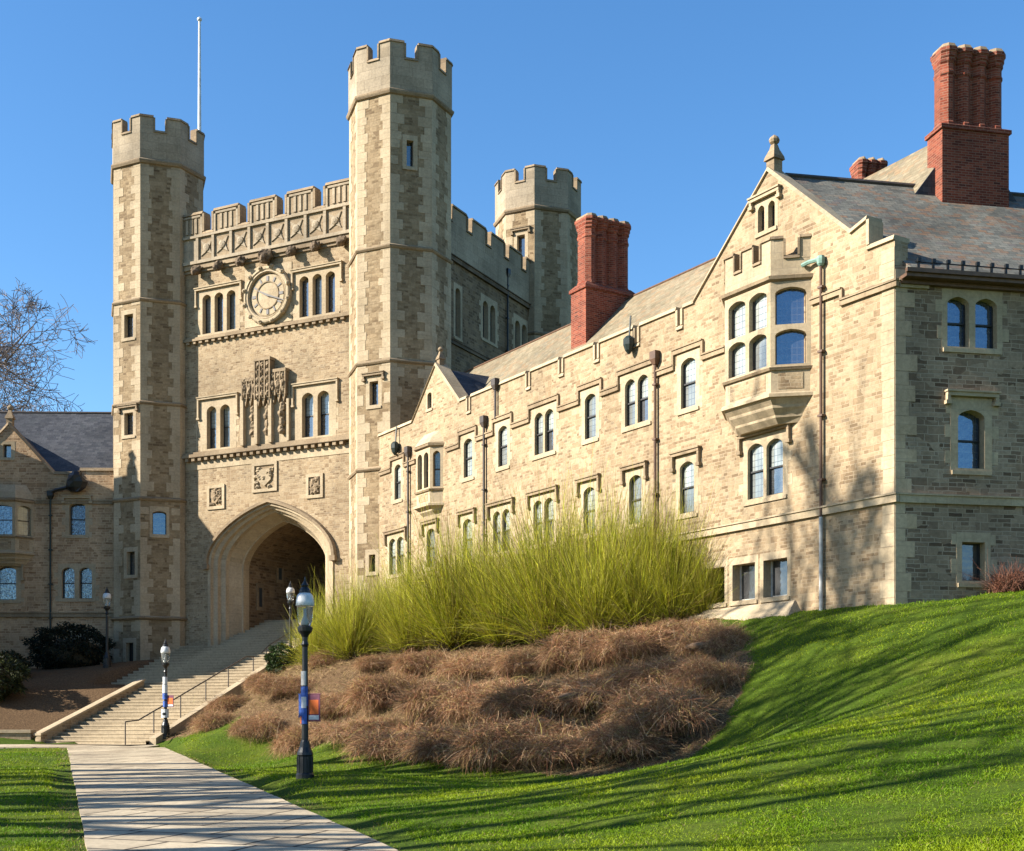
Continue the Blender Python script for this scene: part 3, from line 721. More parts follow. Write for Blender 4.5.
def turret(C, z0, wins, visible=(0, 45, 90, -45), topz=0.0, seed=0, skip_low=None):
    """wins: {angle offset: [Win kwargs...]}; returns the turret part"""
    t = MB(); faces = []
    for i in range(8):
        off = i * 45
        card = i % 2 == 0
        an = R(FA + off); n = (math.sin(an), -math.cos(an))
        dist = TA if card else (2 * TA - TK) / math.sqrt(2); hl = (TA - TK) if card else TK / math.sqrt(2)
        f = Fac((C[0] + n[0] * dist, C[1] + n[1] * dist), FA + off); faces.append((f, hl, off if off <= 180 else off - 360))
    allw = {}
    for f, hl, off in faces:
        allw[off] = [Win(f, x0, x1, a, c, **kw) for (x0, x1, a, c, kw) in wins.get(off, [])]
        wall(t, f, [(-hl, hl, Z_S1 + topz, Z_S1 + topz)], z0, [w.hole for w in allw[off]], th=.4, ends=False)
    tur = t.build('turret', M['rubble_tower'], gate, (C[0], C[1], z0))
    for f, hl, off in faces:
        if off not in visible: continue
        q = MB(); av = [w.hole for w in allw[off]]
        quoins(q, f, -hl - .006, 1, z0, Z_S1 + topz - .05, .62, .40, .012, av, seed + off)
        quoins(q, f, hl + .006, -1, z0, Z_S1 + topz - .05, .62, .40, .012, av, seed + off)
        q.build('quoins', M['ashlar'], tur, WL[tur.name])
    for off in allw:
        for w in allw[off]: w.make(gate)
    for z, gr in ((Z_S2, .11), (Z_S3, .11), (Z_S4, .11), (Z_S5, .16)):
        if z < z0: continue
        z += topz; b = MB()
        b.loft([oct_loop(C, -.05, z - .13), oct_loop(C, gr * .55, z - .10), oct_loop(C, gr, z - .03), oct_loop(C, gr, z + .02), oct_loop(C, .02, z + .09)])
        b.build('string_course', M['weathered'], tur, WL[tur.name])
    zt = Z_S1 + topz; b = MB()
    b.loft([oct_loop(C, -.05, zt - .2), oct_loop(C, .10, zt - .13), oct_loop(C, .15, zt - .03), oct_loop(C, .15, zt + .04), oct_loop(C, .06, zt + .12)])
    b.build('string_course', M['weathered'], tur, WL[tur.name])
    # parapet
    p, cp = MB(), MB(); gr = .05
    dd0 = (2 * TA - TK) / math.sqrt(2) + gr; a = TA + gr; k = 2 * a - math.sqrt(2) * dd0
    for i in range(8):
        off = i * 45; card = i % 2 == 0
        an = R(FA + off); n = (math.sin(an), -math.cos(an)); dist = a if card else dd0; hl = (a - k) if card else k / math.sqrt(2)
        f = Fac((C[0] + n[0] * dist, C[1] + n[1] * dist), FA + off)
        zn, zt2 = Z_NOTCH + topz, Z_TOP + topz
        sg = [(-hl, -.33, zt2, zt2), (-.33, .33, zn, zn), (.33, hl, zt2, zt2)]
        wall(p, f, sg, Z_S1 + topz + .1, (), th=.36, ends=False); coping(cp, f, sg, .36, .06, .12, 0, 0, .08)
    p.build('parapet', M['ashlar_grey'], tur, WL[tur.name]); cp.build('coping', M['weathered'], tur, WL[tur.name])
    fl = MB(); fl.loft([oct_loop(C, -.05, Z_S1 + topz - .1), oct_loop(C, -.05, Z_S1 + topz + .25)]); fl.build('deck', M['slate'], tur, WL[tur.name])
    return tur
def octface(C, off):
    card = off % 90 == 0; an = R(FA + off); n = (math.sin(an), -math.cos(an)); dist = TA if card else (2 * TA - TK) / math.sqrt(2)
    return Fac((C[0] + n[0] * dist, C[1] + n[1] * dist), FA + off)
slitk = dict(rise=0, jamb=.2, head=.24, sill=.16, teeth=False, rail=False, depth=.3, glass=['glass'])
hk = dict(slitk); hk.update(hood='label', hood_drop=.12, rise=0)
fl0 = octface(CL, 0); xl = fl0.X(127.5)
fm0 = octface(CM, 0); fm45 = octface(CM, 45); fl45 = octface(CL, 45); fb0 = octface(CB, 0)
x1_ = fm0.X(373.5); x2_ = fm45.X(410); x3_ = fl45.X(159.5)
blu = dict(slitk); blu.update(glass=['glass_blue'], rise=.12, jamb=.14)
turret(CL, 1.5, {0: [(xl - .22, xl + .38, 19.8, 21.0, slitk), (xl - .22, xl + .38, 14.75, 15.9, hk), (xl - .05, xl + .5, 7.5, 8.7, slitk), (xl - .1, xl + .4, 3.0, 4.0, dict(slitk, glass=['glass_dark']))],
                 45: [(x3_ - .35, x3_ + .35, 9.6, 10.8, blu)]}, seed=10, topz=-.12)
turret(CM, 1.5, {0: [(x1_ - .22, x1_ + .26, 14.65, 15.75, hk), (x1_ - .25, x1_ + .1, 6.9, 7.7, slitk)], 45: [(x2_ - .16, x2_ + .16, 25.7, 26.9, slitk)]}, seed=60, topz=.14)
xb_ = fb0.X(521)
turret(CB, 1.5, {0: [(xb_ - .25, xb_ + .25, 26.0, 27.6, dict(slitk, hood='label', hood_drop=.1))]}, seed=90, topz=.12)
turret(CD, 1.5, {}, visible=(), seed=120)
# clock front
ARCX, AO, AI, ZSPR, ZAPX = 7.75, 3.9, 2.62, 8.15, 10.95
fw = [Win(F, F.X(205.7, -.25), F.X(238.6, -.25), 19.93, 22.0, 3, mull=.24, jamb=.3, head=.22, sill=.06, rise=.22, hood='label', hood_mat='ashlar', hood_drop=.75, depth=.3, glass=['glass_mid', 'glass', 'glass_mid'], rail=False),
      Win(F, F.X(302.5, -.25), F.X(338, -.25), 19.93, 22.0, 3, mull=.24, jamb=.3, head=.22, sill=.06, rise=.22, hood='label', hood_mat='ashlar', hood_drop=.75, depth=.3, glass=['glass', 'glass_mid', 'glass'], rail=False),
      Win(F, F.X(210, -.25), F.X(233, -.25), 14.0, 16.2, 2, mull=.26, jamb=.42, head=.34, sill=.2, rise=.26, hood='label', hood_mat='ashlar', hood_drop=.9, depth=.32, glass=['glass_blind', 'glass', 'glass_blind', 'glass_mid']),
      Win(F, F.X(305, -.25), F.X(332, -.25), 14.0, 16.2, 2, mull=.26, jamb=.42, head=.34, sill=.2, rise=.26, hood='label', hood_mat='ashlar', hood_drop=.9, depth=.32, glass=['glass_blind', 'glass', 'glass_blind', 'glass'])]
fx0, fx1 = .6, LEN - .6
mb = MB(); AH = (ARCX - AO, ARCX + AO, 1.0, 11.3)
wall(mb, F, [(fx0, fx1, 23.6, 23.6)], 1.0, [w.hole for w in fw] + [AH], th=.6)
# spandrels of the arch belong to the wall
ap = arch(ARCX, AO, ZSPR, ZAPX - ZSPR, 24, .32)
for a, c in zip(ap, ap[1:]): mb.poly([F.P(a[0], a[1]), F.P(c[0], c[1]), F.P(c[0], 11.3), F.P(a[0], 11.3)])
mb.build('wall', M['rubble'], gate)
for w in fw: w.make(gate)
def arch_loop(h, zs, ra, d, z0=2.0, n=24): return [F.P(x, z, d) for x, z in [(ARCX - h, z0)] + arch(ARCX, h, zs, ra, n, .32) + [(ARCX + h, z0)]]
mb = MB()
L = [arch_loop(AO + .02, ZSPR, ZAPX - ZSPR + .02, -.01), arch_loop(AO, ZSPR, ZAPX - ZSPR, .06), arch_loop(3.72, ZSPR, 2.66, .055), arch_loop(3.66, ZSPR - .02, 2.62, -.1), arch_loop(3.42, ZSPR - .06, 2.56, -.16), arch_loop(3.38, ZSPR - .08, 2.55, -.34),
     arch_loop(3.12, ZSPR - .14, 2.50, -.42), arch_loop(3.06, ZSPR - .16, 2.49, -.62), arch_loop(2.68, ZSPR - .25, 2.30, -1.2), arch_loop(AI, ZSPR - .27, 2.28, -1.22), arch_loop(AI, ZSPR - .27, 2.28, -1.7)]
mb.loft(L[::-1], 0, caps=False, closed=False)
arc = mb.build('archway', M['ashlar'], gate, F.P(ARCX, 3.2, 0))
mb = MB()
hl_ = [arch_loop(AO - .06, ZSPR, ZAPX - ZSPR - .05, .062, ZSPR - .1), arch_loop(AO - .02, ZSPR, ZAPX - ZSPR, .20, ZSPR - .1), arch_loop(AO + .14, ZSPR, ZAPX - ZSPR + .15, .20, ZSPR - .1), arch_loop(AO + .2, ZSPR, ZAPX - ZSPR + .2, .02, ZSPR - .1)]
mb.loft(hl_[::-1], 0, caps=False, closed=False)
for s in (-1, 1): mb.fbox(F, ARCX + s * (AO + .06) - .16, ARCX + s * (AO + .06) + .16, ZSPR - .36, ZSPR - .101, .0, .24)
mb.build('hood_mould', M['weathered'], arc, WL[arc.name])
# passage behind the arch (open at the far end)
mb = MB(); n_ = 16
inn = [(ARCX - AI - .01, 2.5)] + arch(ARCX, AI + .01, ZSPR - .27, 2.28, n_, .32) + [(ARCX + AI + .01, 2.5)]
mb.loft([[F.P(x, z, -1.69) for x, z in inn], [F.P(x, z, -15.3) for x, z in inn]], 0, caps=False, closed=False)
pas = mb.build('passage_wall', M['dark_stone'] if False else M['rubble_brown'], gate)
pv = Fac(F.P(ARCX - AI, 0, -1.7)[:2], FA + 90)              # passage's left wall faces right
for xx, za, zb in ((2.6, 7.6, 9.0), (.9, 6.0, 7.0)):
    k = MB(); k.fbox(pv, xx - .30, xx + .30, za - .2, zb + .25, -.1, .05); k.build('slit_surround', M['weathered'], pas, pv.P(xx, za, 0))
    k = MB(); k.fbox(pv, xx - .13, xx + .13, za, zb, -.05, .055); k.build('slit_pane', M['glass_dark'], pas, pv.P(xx, za, 0))
# mouldings of the front
def dentil_band(z, x0, x1, h, proj, pale):
    mb = MB(); mb.fbox(F, x0, x1, z - h * .45, z, -.03, proj); mb.fbox(F, x0, x1, z + .001, z + h * .35, -.03, proj * .55)
    x = x0 + .15
    while x < x1 - .3: mb.fbox(F, x, x + .2, z - h * .95, z - h * .452, -.02, proj * .8); x += .42
    b = mb.build('string_course', M['weathered'], gate)
    if pale:
        k = MB(); k.fbox(F, x0, x1, z - h * .95 - pale, z - h * .95 - .004, -.04, .03); k.build('pale_band', M['ashlar'], b)
XF0, XF1 = 2.35, LEN - 2.35
dentil_band(13.75, XF0, XF1, .36, .30, .42)
dentil_band(19.75, XF0, XF1, .26, .20, 0)
mb = MB()
for w in fw[2:]:
    a, c, e, t = w.hole; mb.fbox(F, a - .28, a - .205, 13.9, t + .1, -.03, .0045); mb.fbox(F, a - .55, c + .55, 13.86, e - .03, -.03, .0045)
mb.build('window_dressing', M['ashlar'], gate)
mb = MB(); mb.fbox(F, XF0, XF1, 23.35, 23.58, -.03, .18); mb.fbox(F, XF0, XF1, 23.2, 23.348, -.03, .09); mb.build('parapet_moulding', M['weathered'], gate)
# battlement, shade of its piercings laid on as darker plates: merlons with three slits, quatrefoil panels below, beasts under them
PAR = F.off(.14); per = 2.32
sg = []; x = XF0 - .4; mer = []
xm = 2.02
cur = XF0 - .2
k = 0
while xm < XF1:
    a, c = max(xm, XF0 - .2), min(xm + 1.6, XF1 + .3)
    if a > cur + .02: sg.append((cur, a, 25.08, 25.08))
    sg.append((a, c, 26.15, 26.15)); mer.append((a, c)); cur = c; xm += per
if cur < XF1 + .2: sg.append((cur, XF1 + .2, 25.08, 25.08))
mb = MB(); wall(mb, PAR, sg, 23.585, (), th=.45); par = mb.build('battlement', M['ashlar_grey'], gate, PAR.P(LEN / 2, 23.6, 0))
mb = MB(); coping(mb, PAR, sg, .45, .10, .15, 0, 0, .12); mb.build('coping', M['weathered'], par, WL[par.name])
mb = MB(); dk = MB()  # dk: flat darker plates standing in for shade in the tracery's hollows
xs_ = []
for a, c in mer:
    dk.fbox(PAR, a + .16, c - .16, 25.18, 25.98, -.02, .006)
    w3 = (c - a - .32) / 4
    for q in (1, 2, 3):
        xx = a + .16 + w3 * q; mb.fbox(PAR, xx - .07, xx + .07, 25.20, 25.96, -.02, .06)
    mb.fbox(PAR, a + .02, a + .14, 25.09, 26.0, -.02, .07); mb.fbox(PAR, c - .14, c - .02, 25.09, 26.0, -.02, .07)
    mb.fbox(PAR, a + .141, c - .141, 26.0, 26.1, -.02, .07)
    xs_ += [a - .02, a + 1.14]
mb.fbox(PAR, XF0, XF1, 24.94, 25.06, -.02, .12); mb.fbox(PAR, XF0, XF1, 23.60, 23.76, -.02, .12)
for xx in sorted(xs_):
    if xx < XF0: continue
    mb.fbox(PAR, xx - .08, xx + .08, 23.77, 24.93, -.02, .10)
    c = xx + .58
    if c + .45 > XF1 + .1: continue
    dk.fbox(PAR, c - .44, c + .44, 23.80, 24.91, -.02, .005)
    st_ = []
    for k in range(8):
        an = math.pi / 4 * k + math.pi / 4; rr_ = .56 if k % 2 == 0 else .20
        st_.append((c + rr_ * math.cos(an) * .92, 24.36 + rr_ * math.sin(an) * 1.0))
    mb.fprism(PAR, st_, -.02, .055)
    mb.flathe(PAR, c, 24.36, [(.20, -.02), (.20, .10), (.08, .14)], 8)
mb.build('tracery', M['ashlar_grey'], par, WL[par.name]); dk.build('tracery_shade_plate', M['weathered'], par, WL[par.name])
for k, u in enumerate((196, 218, 240.5, 265, 291, 315, 341)):
    x = F.X(u, .3); big = 1.25 if k == 3 else .85; b = MB()
    b.lump(F.P(x, 23.25, .28), .28 * big, .30 * big, .30 * big, k + 3, 0, 8, .3); b.lump(F.P(x + .05, 23.05, .55), .17 * big, .17 * big, .2 * big, k + 30, 0, 7, .3)
    b.lump(F.P(x - .22 * big, 23.3, .3), .12 * big, .12 * big, .2 * big, k + 60, 0, 6, .3); b.lump(F.P(x + .24 * big, 23.32, .3), .12 * big, .12 * big, .2 * big, k + 90, 0, 6, .3)
    b.build('gargoyle', M['dark_stone'], gate, F.P(x, 23.2, .2))
# clock
cx, cz = F.X(269.0), 21.35
mb = MB(); mb.fbox(F, cx - 1.5, cx + 1.42, cz - 1.45, cz + 1.5, -.05, .03)
mb.flathe(F, cx, cz, [(1.44, .0), (1.44, .20), (1.38, .26), (1.30, .27), (1.24, .22), (1.17, .24), (1.12, .18), (1.10, .035)], 40)
for a in range(12):
    an = 2 * math.pi * (a + .5) / 12; mb.lump(F.P(cx + 1.40 * math.cos(an), cz + 1.40 * math.sin(an), .26), .12, .12, .12, a, 0, 6)
clk = mb.build('clock', M['ashlar'], gate, F.P(cx, cz, 0))
mb = MB(); mb.flathe(F, cx, cz, [(1.09, .03), (1.09, .05), (1.0, .105), (.1, .115)], 40); mb.build('dial', M['ashlar'], clk, WL[clk.name])
mb = MB()
for a in range(12):
    an = 2 * math.pi * a / 12; c_, s_ = math.cos(an), math.sin(an); r0, r1, hw_ = .72, .96, .045 if a % 3 else .07
    pts_ = [(cx + r0 * c_ + hw_ * s_, cz + r0 * s_ - hw_ * c_), (cx + r1 * c_ + hw_ * s_, cz + r1 * s_ - hw_ * c_), (cx + r1 * c_ - hw_ * s_, cz + r1 * s_ + hw_ * c_), (cx + r0 * c_ - hw_ * s_, cz + r0 * s_ + hw_ * c_)]
    mb.fprism(F, pts_, .10, .135)
mb.build('numerals', M['dark_pipe'], clk, WL[clk.name])
mb = MB(); mb.flathe(F, cx, cz, [(.70, .10), (.70, .15), (.65, .15), (.65, .10)], 40); mb.build('inner_ring', M['weathered'], clk, WL[clk.name])
for an, ln, dd, wd in ((-21, 1.28, .20, .045), (153, .62, .18, .06)):
    mb = MB(); c_, s_ = math.cos(R(an)), math.sin(R(an))
    mb.fprism(F, [(cx - .12 * c_ + wd * s_, cz - .12 * s_ - wd * c_), (cx + ln * c_ + wd * .4 * s_, cz + ln * s_ - wd * .4 * c_), (cx + ln * c_ - wd * .4 * s_, cz + ln * s_ + wd * .4 * c_), (cx - .12 * c_ - wd * s_, cz - .12 * s_ + wd * c_)], dd - .03, dd)
    mb.build('clock_hand', M['dark_pipe'], clk, WL[clk.name])
# carved canopies and pendants, heraldic panels
X0, X1 = F.X(244), F.X(291)
cc = [X0 + (X1 - X0) * k for k in (.2, .5, .8)]; wd = (X1 - X0) / 3
mb = MB(); mb.fbox(F, X0, X1, 13.9, 16.9, -.03, .05)
for k, c in enumerate(cc):
    mb.fbox(F, c - wd * .62, c - wd * .42, 13.9, 16.4, .0, .30)
mb.fbox(F, X1 - .14, X1, 13.9, 16.0, .0, .2)
rel = mb.build('carved_panel', M['ashlar'], gate, F.P((X0 + X1) / 2, 14, 0))
mb = MB()
for k, c in enumerate(cc):
    z0, z1 = ((16.0, 17.1), (15.9, 18.0), (16.0, 17.35))[k]
    mb.fbox(F, c - wd * .47, c + wd * .47, z0 + .25, z1, .0, .38 if k == 1 else .28); mb.fbox(F, c - wd * .52, c + wd * .52, z1 + .001, z1 + .16, .0, .46 if k == 1 else .36)
    for q in (-.32, 0, .32):
        mb.fprism(F, [(c + q * wd - .12, z0 + .3), (c + q * wd, z0 - .15), (c + q * wd + .12, z0 + .3)], .02, .33 if k == 1 else .24)
        mb.lump(F.P(c + q * wd, z0 + .7, .32), .13, .13, .3, k * 7 + int(q * 10) + 20, 0, 6, .35)
mb.build('canopy', M['weathered'], rel, WL[rel.name])
mb = MB()
for k, c in enumerate(cc):
    z0, z1 = ((16.0, 17.1), (15.9, 18.0), (16.0, 17.35))[k]; pj_ = .38 if k == 1 else .28
    for q in range(9 if k != 1 else 15): mb.lump(F.P(c + (q % 3 - 1) * wd * .31, z0 + .45 + (q // 3) * .36, pj_), .10, .12, .17, 300 + q + 20 * k, 0, 6, .4)
    for q in (-.47, -.16, .16, .47): mb.fbox(F, c + q * wd - .035, c + q * wd + .035, z0 + .2, z1 - .002, pj_ - .04, pj_ + .07)
mb.build('canopy_carving', M['weathered'], rel, WL[rel.name])
mb = MB()
for k, c in enumerate(cc):
    for q in range(4): mb.lump(F.P(c + .12 + (q % 2) * .06, 14.5 + q * .38, .17), .17, .16, .25, k * 11 + q, 0, 7, .4)
mb.build('pendant_carving', M['weathered'], rel, WL[rel.name])
def plaque(u0, u1, z0, z1, seed, frame_mat='ashlar', carve='weathered'):
    a, c = F.X(u0), F.X(u1); rr = random.Random(seed)
    mb = MB(); plate(mb, F, a, c, z0, z1, [((a + c) / 2, (c - a) / 2 - .16, z0 + .16, z1 - .16, 0)], .07, -.05)
    mb.poly([F.P(a, z0, -.02), F.P(c, z0, -.02), F.P(c, z1, -.02), F.P(a, z1, -.02)])
    pl_ = mb.build('heraldic_panel', M[frame_mat], gate, F.P((a + c) / 2, z0, 0))
    b = MB(); m_ = (a + c) / 2
    b.fprism(F, [(m_ - .26 * (c - a), z1 - .35), (m_ - .26 * (c - a), z0 + .6), (m_, z0 + .28), (m_ + .26 * (c - a), z0 + .6), (m_ + .26 * (c - a), z1 - .35)], -.03, .08)
    for q in range(16):
        b.lump(F.P(rr.uniform(a + .25, c - .25), rr.uniform(z0 + .25, z1 - .25), .04), rr.uniform(.07, .15), .09, rr.uniform(.07, .16), seed * 20 + q, 0, 6, .4)
    b.build('carving', M[carve], pl_, WL[pl_.name])
plaque(252.5, 277.5, 11.5, 13.0, 1, carve='ashlar'); plaque(207.6, 225, 10.85, 12.1, 2); plaque(306.5, 323.5, 10.95, 12.15, 3)
# side wall toward the hall
sw = [Win(S, S.X(452, -.2), S.X(457, -.2), 19.6, 22.1, 1, jamb=.2, rise=.2, depth=.3, glass=['glass'], rail=False, teeth=False),
      Win(S, S.X(479.5, -.2), S.X(492, -.2), 20.3, 22.3, 2, jamb=.24, mull=.24, head=.3, rise=.25, depth=.3, glass=['glass', 'glass_mid'], rail=False),
      Win(S, S.X(512, -.2), S.X(523.5, -.2), 20.3, 22.3, 2, jamb=.24, mull=.24, head=.3, rise=.25, depth=.3, glass=['glass_mid', 'glass'], rail=False)]
mb = MB(); wall(mb, S, [(.8, 14.6, 23.6, 23.6)], 1.0, [w.hole for w in sw], th=.6); mb.build('side_wall', M['rubble_brown'], gate)
for w in sw: w.make(gate)
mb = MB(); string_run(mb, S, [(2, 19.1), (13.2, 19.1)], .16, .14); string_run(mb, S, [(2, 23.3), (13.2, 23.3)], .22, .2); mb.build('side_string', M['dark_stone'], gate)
sg = []; x = 1.9
while x < 13.4:
    sg.append((x, x + 1.5, 26.0, 26.0)); sg.append((x + 1.5, x + 2.1, 25.2, 25.2)); x += 2.1
mb = MB(); wall(mb, S.off(.1), sg, 23.58, (), th=.45); sp = mb.build('side_battlement', M['ashlar_grey'], gate, S.P(7, 23.6, 0))
mb = MB(); coping(mb, S.off(.1), sg, .45, .08, .13); mb.build('coping', M['weathered'], sp, WL[sp.name])
pipe(gate, S, S.X(506), 12, 24.3, M['black_iron'])
# remaining sides and deck of the tower
mb = MB()
Bk = Fac((CD[0] - nF[0] * .5, CD[1] - nF[1] * .5), FA + 180); Bk = Fac(Bk.P(-LEN, 0)[:2], FA + 180)
wall(mb, Bk, [(.6, LEN / 2 - 2.65, 25, 25), (LEN / 2 - 2.65, LEN / 2 + 2.65, 25, 25), (LEN / 2 + 2.65, LEN - .6, 25, 25)], 1.0, [(LEN - ARCX - AI, LEN - ARCX + AI, 1.0, 9.6)], th=.5)
Lf = Fac((CL[0] - tF[0] * .5, CL[1] - tF[1] * .5), FA - 90); Lf = Fac(Lf.P(-15.2, 0)[:2], FA - 90)
wall(mb, Lf, [(.8, 14.4, 25.5, 25.5)], 1.0, (), th=.5); mb.build('rear_wall', M['rubble_brown'], gate)
mb = MB(); mb.hexa([F.P(.6, 22.9, -.5), F.P(LEN - .6, 22.9, -.5), F.P(LEN - .6, 22.9, -15.6), F.P(.6, 22.9, -15.6)], [F.P(.6, 23.1, -.5), F.P(LEN - .6, 23.1, -.5), F.P(LEN - .6, 23.1, -15.6), F.P(.6, 23.1, -15.6)]); mb.build('deck', M['slate'], gate)
# flagpole on the deck behind the left turret
kx, kY = (199.5 - U0) / FPX, 76.0
fp = thing('flagpole', (kx * kY, kY, 23.1), 'bare white flagpole rising from the gate tower roof', 'flagpole')
mb = MB(); mb.tube([(kx * kY, kY, 23.1), (kx * kY, kY, 32), (kx * kY, kY, (720 - 22) / FPX * kY)], [.14, .12, .07], 8); mb.build('pole', M['pole_white'], fp)
mb = MB(); mb.lathe((kx * kY, kY, (720 - 22) / FPX * kY), [(.02, 0), (.14, .1), (.14, .2), (.02, .3)], 8); mb.build('ball_finial', M['pole_white'], fp)

# ================================================================== THE LEFT WING
Lw = Fac((-20.4, 68.4), 1.5)
lw = thing('stone_wing', (*Lw.P(-6, 0, -4)[:2], 2.8), 'shaded brown stone wing with blue reflecting windows, left of the gate tower', 'building')
def lz(v, Y=68.4): return (V0 - v) / FPX * Y
lwin = [Win(Lw, Lw.X(70.5, -.2), Lw.X(86.5, -.2), lz(535), lz(503.5), 1, jamb=.2, head=.24, sill=.16, rise=.2, glass=['glass_blue'], hood='label', hood_mat='ashlar', hood_drop=.15),
        Win(Lw, Lw.X(63, -.2), Lw.X(93, -.2), lz(598.5), lz(567.5), 2, mull=.24, jamb=.2, head=.2, sill=.16, rise=.24, glass=['glass_blue']),
        Win(Lw, Lw.X(-2, -.2), Lw.X(17.5, -.2), lz(600), lz(567), 1, jamb=.26, head=.26, sill=.16, rise=.22, glass=['glass_blue'], hood='label', hood_mat='ashlar', hood_drop=.9),
        Win(Lw, Lw.X(-34, -.2), Lw.X(-14, -.2), lz(600), lz(567), 1, jamb=.26, head=.26, sill=.16, rise=.22, glass=['glass_blue']),
        Win(Lw, Lw.X(4.5, -.2), Lw.X(12.5, -.2), lz(458), lz(445), 1, jamb=.2, head=.16, sill=.14, rise=0, glass=['glass'], rail=False, teeth=False),
        Win(Lw, Lw.X(69, -.2), Lw.X(88, -.2), lz(648), lz(632), 1, jamb=.16, head=.16, sill=.1, rise=0, glass=['glass_dark'], rail=False, teeth=False)]
gxl = Lw.X(8.5); gh = Lw.X(54) - gxl
ls = [(-22, gxl - gh, 12.9, 12.9), (gxl - gh, gxl, 12.9, 15.5), (gxl, gxl + gh, 15.5, 12.9), (gxl + gh, Lw.X(80), 12.9, 12.9), (Lw.X(80), .6, 13.1, 13.1)]
mb = MB(); wall(mb, Lw, ls, .8, [w.hole for w in lwin]); mb.build('wall', M['rubble_left'], lw)
mb = MB(); coping(mb, Lw, ls, h=.16); mb.build('coping', M['weathered'], lw)
for w in lwin: w.make(lw)
mb = MB(); xo = Lw.X(31)
string_run(mb, Lw, [(xo + .3, 11.35), (.4, 11.35)]); string_run(mb, Lw, [(-21, 5.4), (.4, 5.4)], .2, .14); mb.build('string_course', M['weathered'], lw)
oriel(lw, Lw, gxl - .25, 1.7, .7, lz(567), lz(553), lz(538), 11.35, 0, 12.3, 1, ['glass_blue'], ['glass_mid'], False, False)
finial(Lw, gxl, 15.55, .8, lw)
mb = MB()
def LP(x, b, z): return Lw.P(x, z, -b)
sec = [(.52, 12.7), (5.2, 17.35), (9.9, 12.7), (9.9, 11.5), (.52, 11.5)]
mb.loft([[LP(-24, b, z) for b, z in sec], [LP(2.2, b, z) for b, z in sec]]); lroof = mb.build('roof', M['slate'], lw)
mb = MB(); sec = [(gxl - gh - .2, 12.4), (gxl + gh + .2, 12.4), (gxl + gh + .2, 12.75), (gxl, 15.4), (gxl - gh - .2, 12.75)]
mb.loft([[LP(x, .4, z) for x, z in sec], [LP(x, 6, z) for x, z in sec]]); mb.build('gable_roof', M['slate'], lw)
mb = MB(); mb.tube([LP(-24, 5.2, 17.36), LP(2, 5.2, 17.36)], .08, 6); mb.build('ridge_cap', M['dark_pipe'], lroof)
p = pipe(lw, Lw, Lw.X(51), 2.5, 11.6, M['dark_green'], head_mat=M['black_iron'])
h = MB(); xx = Lw.X(51); h.tube([Lw.P(xx, 11.9, .12), Lw.P(xx + .3, 12.05, .2), Lw.P(Lw.X(76), 12.25, .3)], .09, 7); h.lump(Lw.P(Lw.X(78), 12.45, .35), .5, .4, .6, 4, 0, 8, .3); h.build('gutter_elbow', M['black_iron'], p, WL[p.name])
# roof vent bumps and end wall
mb = MB(); Le = Fac(Lw.P(-22, 0)[:2], -88.5); wall(mb, Fac(Le.P(-10, 0)[:2], -88.5), [(0, 10, 12.7, 12.7)], .8, ()); mb.build('end_wall', M['rubble_brown'], lw)

# the wing's projecting end beyond the left edge of the picture (it throws the shade on the bed, the steps' top and the turret foot)
pj = MB(); PX, PY0, PYC, PY1 = -31.0, 57.5, 64.8, 72.1
pj.hexa([(-46, PY0, .5), (PX, PY0, .5), (PX, PY1, .5), (-46, PY1, .5)], [(-46, PY0, 12.4), (PX, PY0, 12.4), (PX, PY1, 12.4), (-46, PY1, 12.4)])
pj.loft([[(PX, PY0, 12.401), (PX, PY1, 12.401), (PX, PYC, 19.2)], [(PX - .5, PY0, 12.401), (PX - .5, PY1, 12.401), (PX - .5, PYC, 19.2)]])
pj.build('projecting_wall', M['rubble_brown'], lw)
pj = MB(); pj.loft([[(x, PY0 - .3, 12.2), (x, PY1 + .3, 12.2), (x, PYC, 18.9)] for x in (PX - .51, -46)]); pj.build('projecting_roof', M['slate'], lw)
pj = MB(); pj.lathe((PX - .25, PYC, 19.1), [(.25, 0), (.25, .4), (.12, .9), (.2, 1.1), (.03, 1.4)], 8); pj.build('finial', M['weathered'], lw)
# ================================================================== GROUND
def gp(u, v, Y): return ((u - U0) / FPX * Y, Y, (V0 - v) / FPX * Y)
def pathz(Y): return -1.94 + .0177 * Y
PL = lambda Y: -5.36 - (Y - 16.4) * .3494          # path's left and right edges
PR = lambda Y: -1.41 - (Y - 16.4) * .3554
ARC = F.P(ARCX - .1, 0)[:2]
S0 = Vector((-17.16, 53.5)); SA = (Vector(ARC) - S0); SD = SA.length; SA.normalize(); SR = Vector((SA.y, -SA.x))
SHW, SRUN, NST, SZ0, SZ1 = 2.55, 16.5, 41, -.99, 5.3
def stair(d, w): return (S0.x + SA.x * d + SR.x * w, S0.y + SA.y * d + SR.y * w)
def stair_z(d): return SZ0 + (SZ1 - SZ0) * min(max(d / SRUN, 0), 1)
cp = []
for Y in (4, 10, 16.4, 25, 35, 45, 52):
    for X in (PL(Y) - .3, (PL(Y) + PR(Y)) / 2, PR(Y) + .2): cp.append((X, Y, pathz(Y)))
    cp.append((PL(Y) - 6, Y, pathz(Y) - .05)); cp.append((PL(Y) - 20, Y, pathz(Y) - .1))
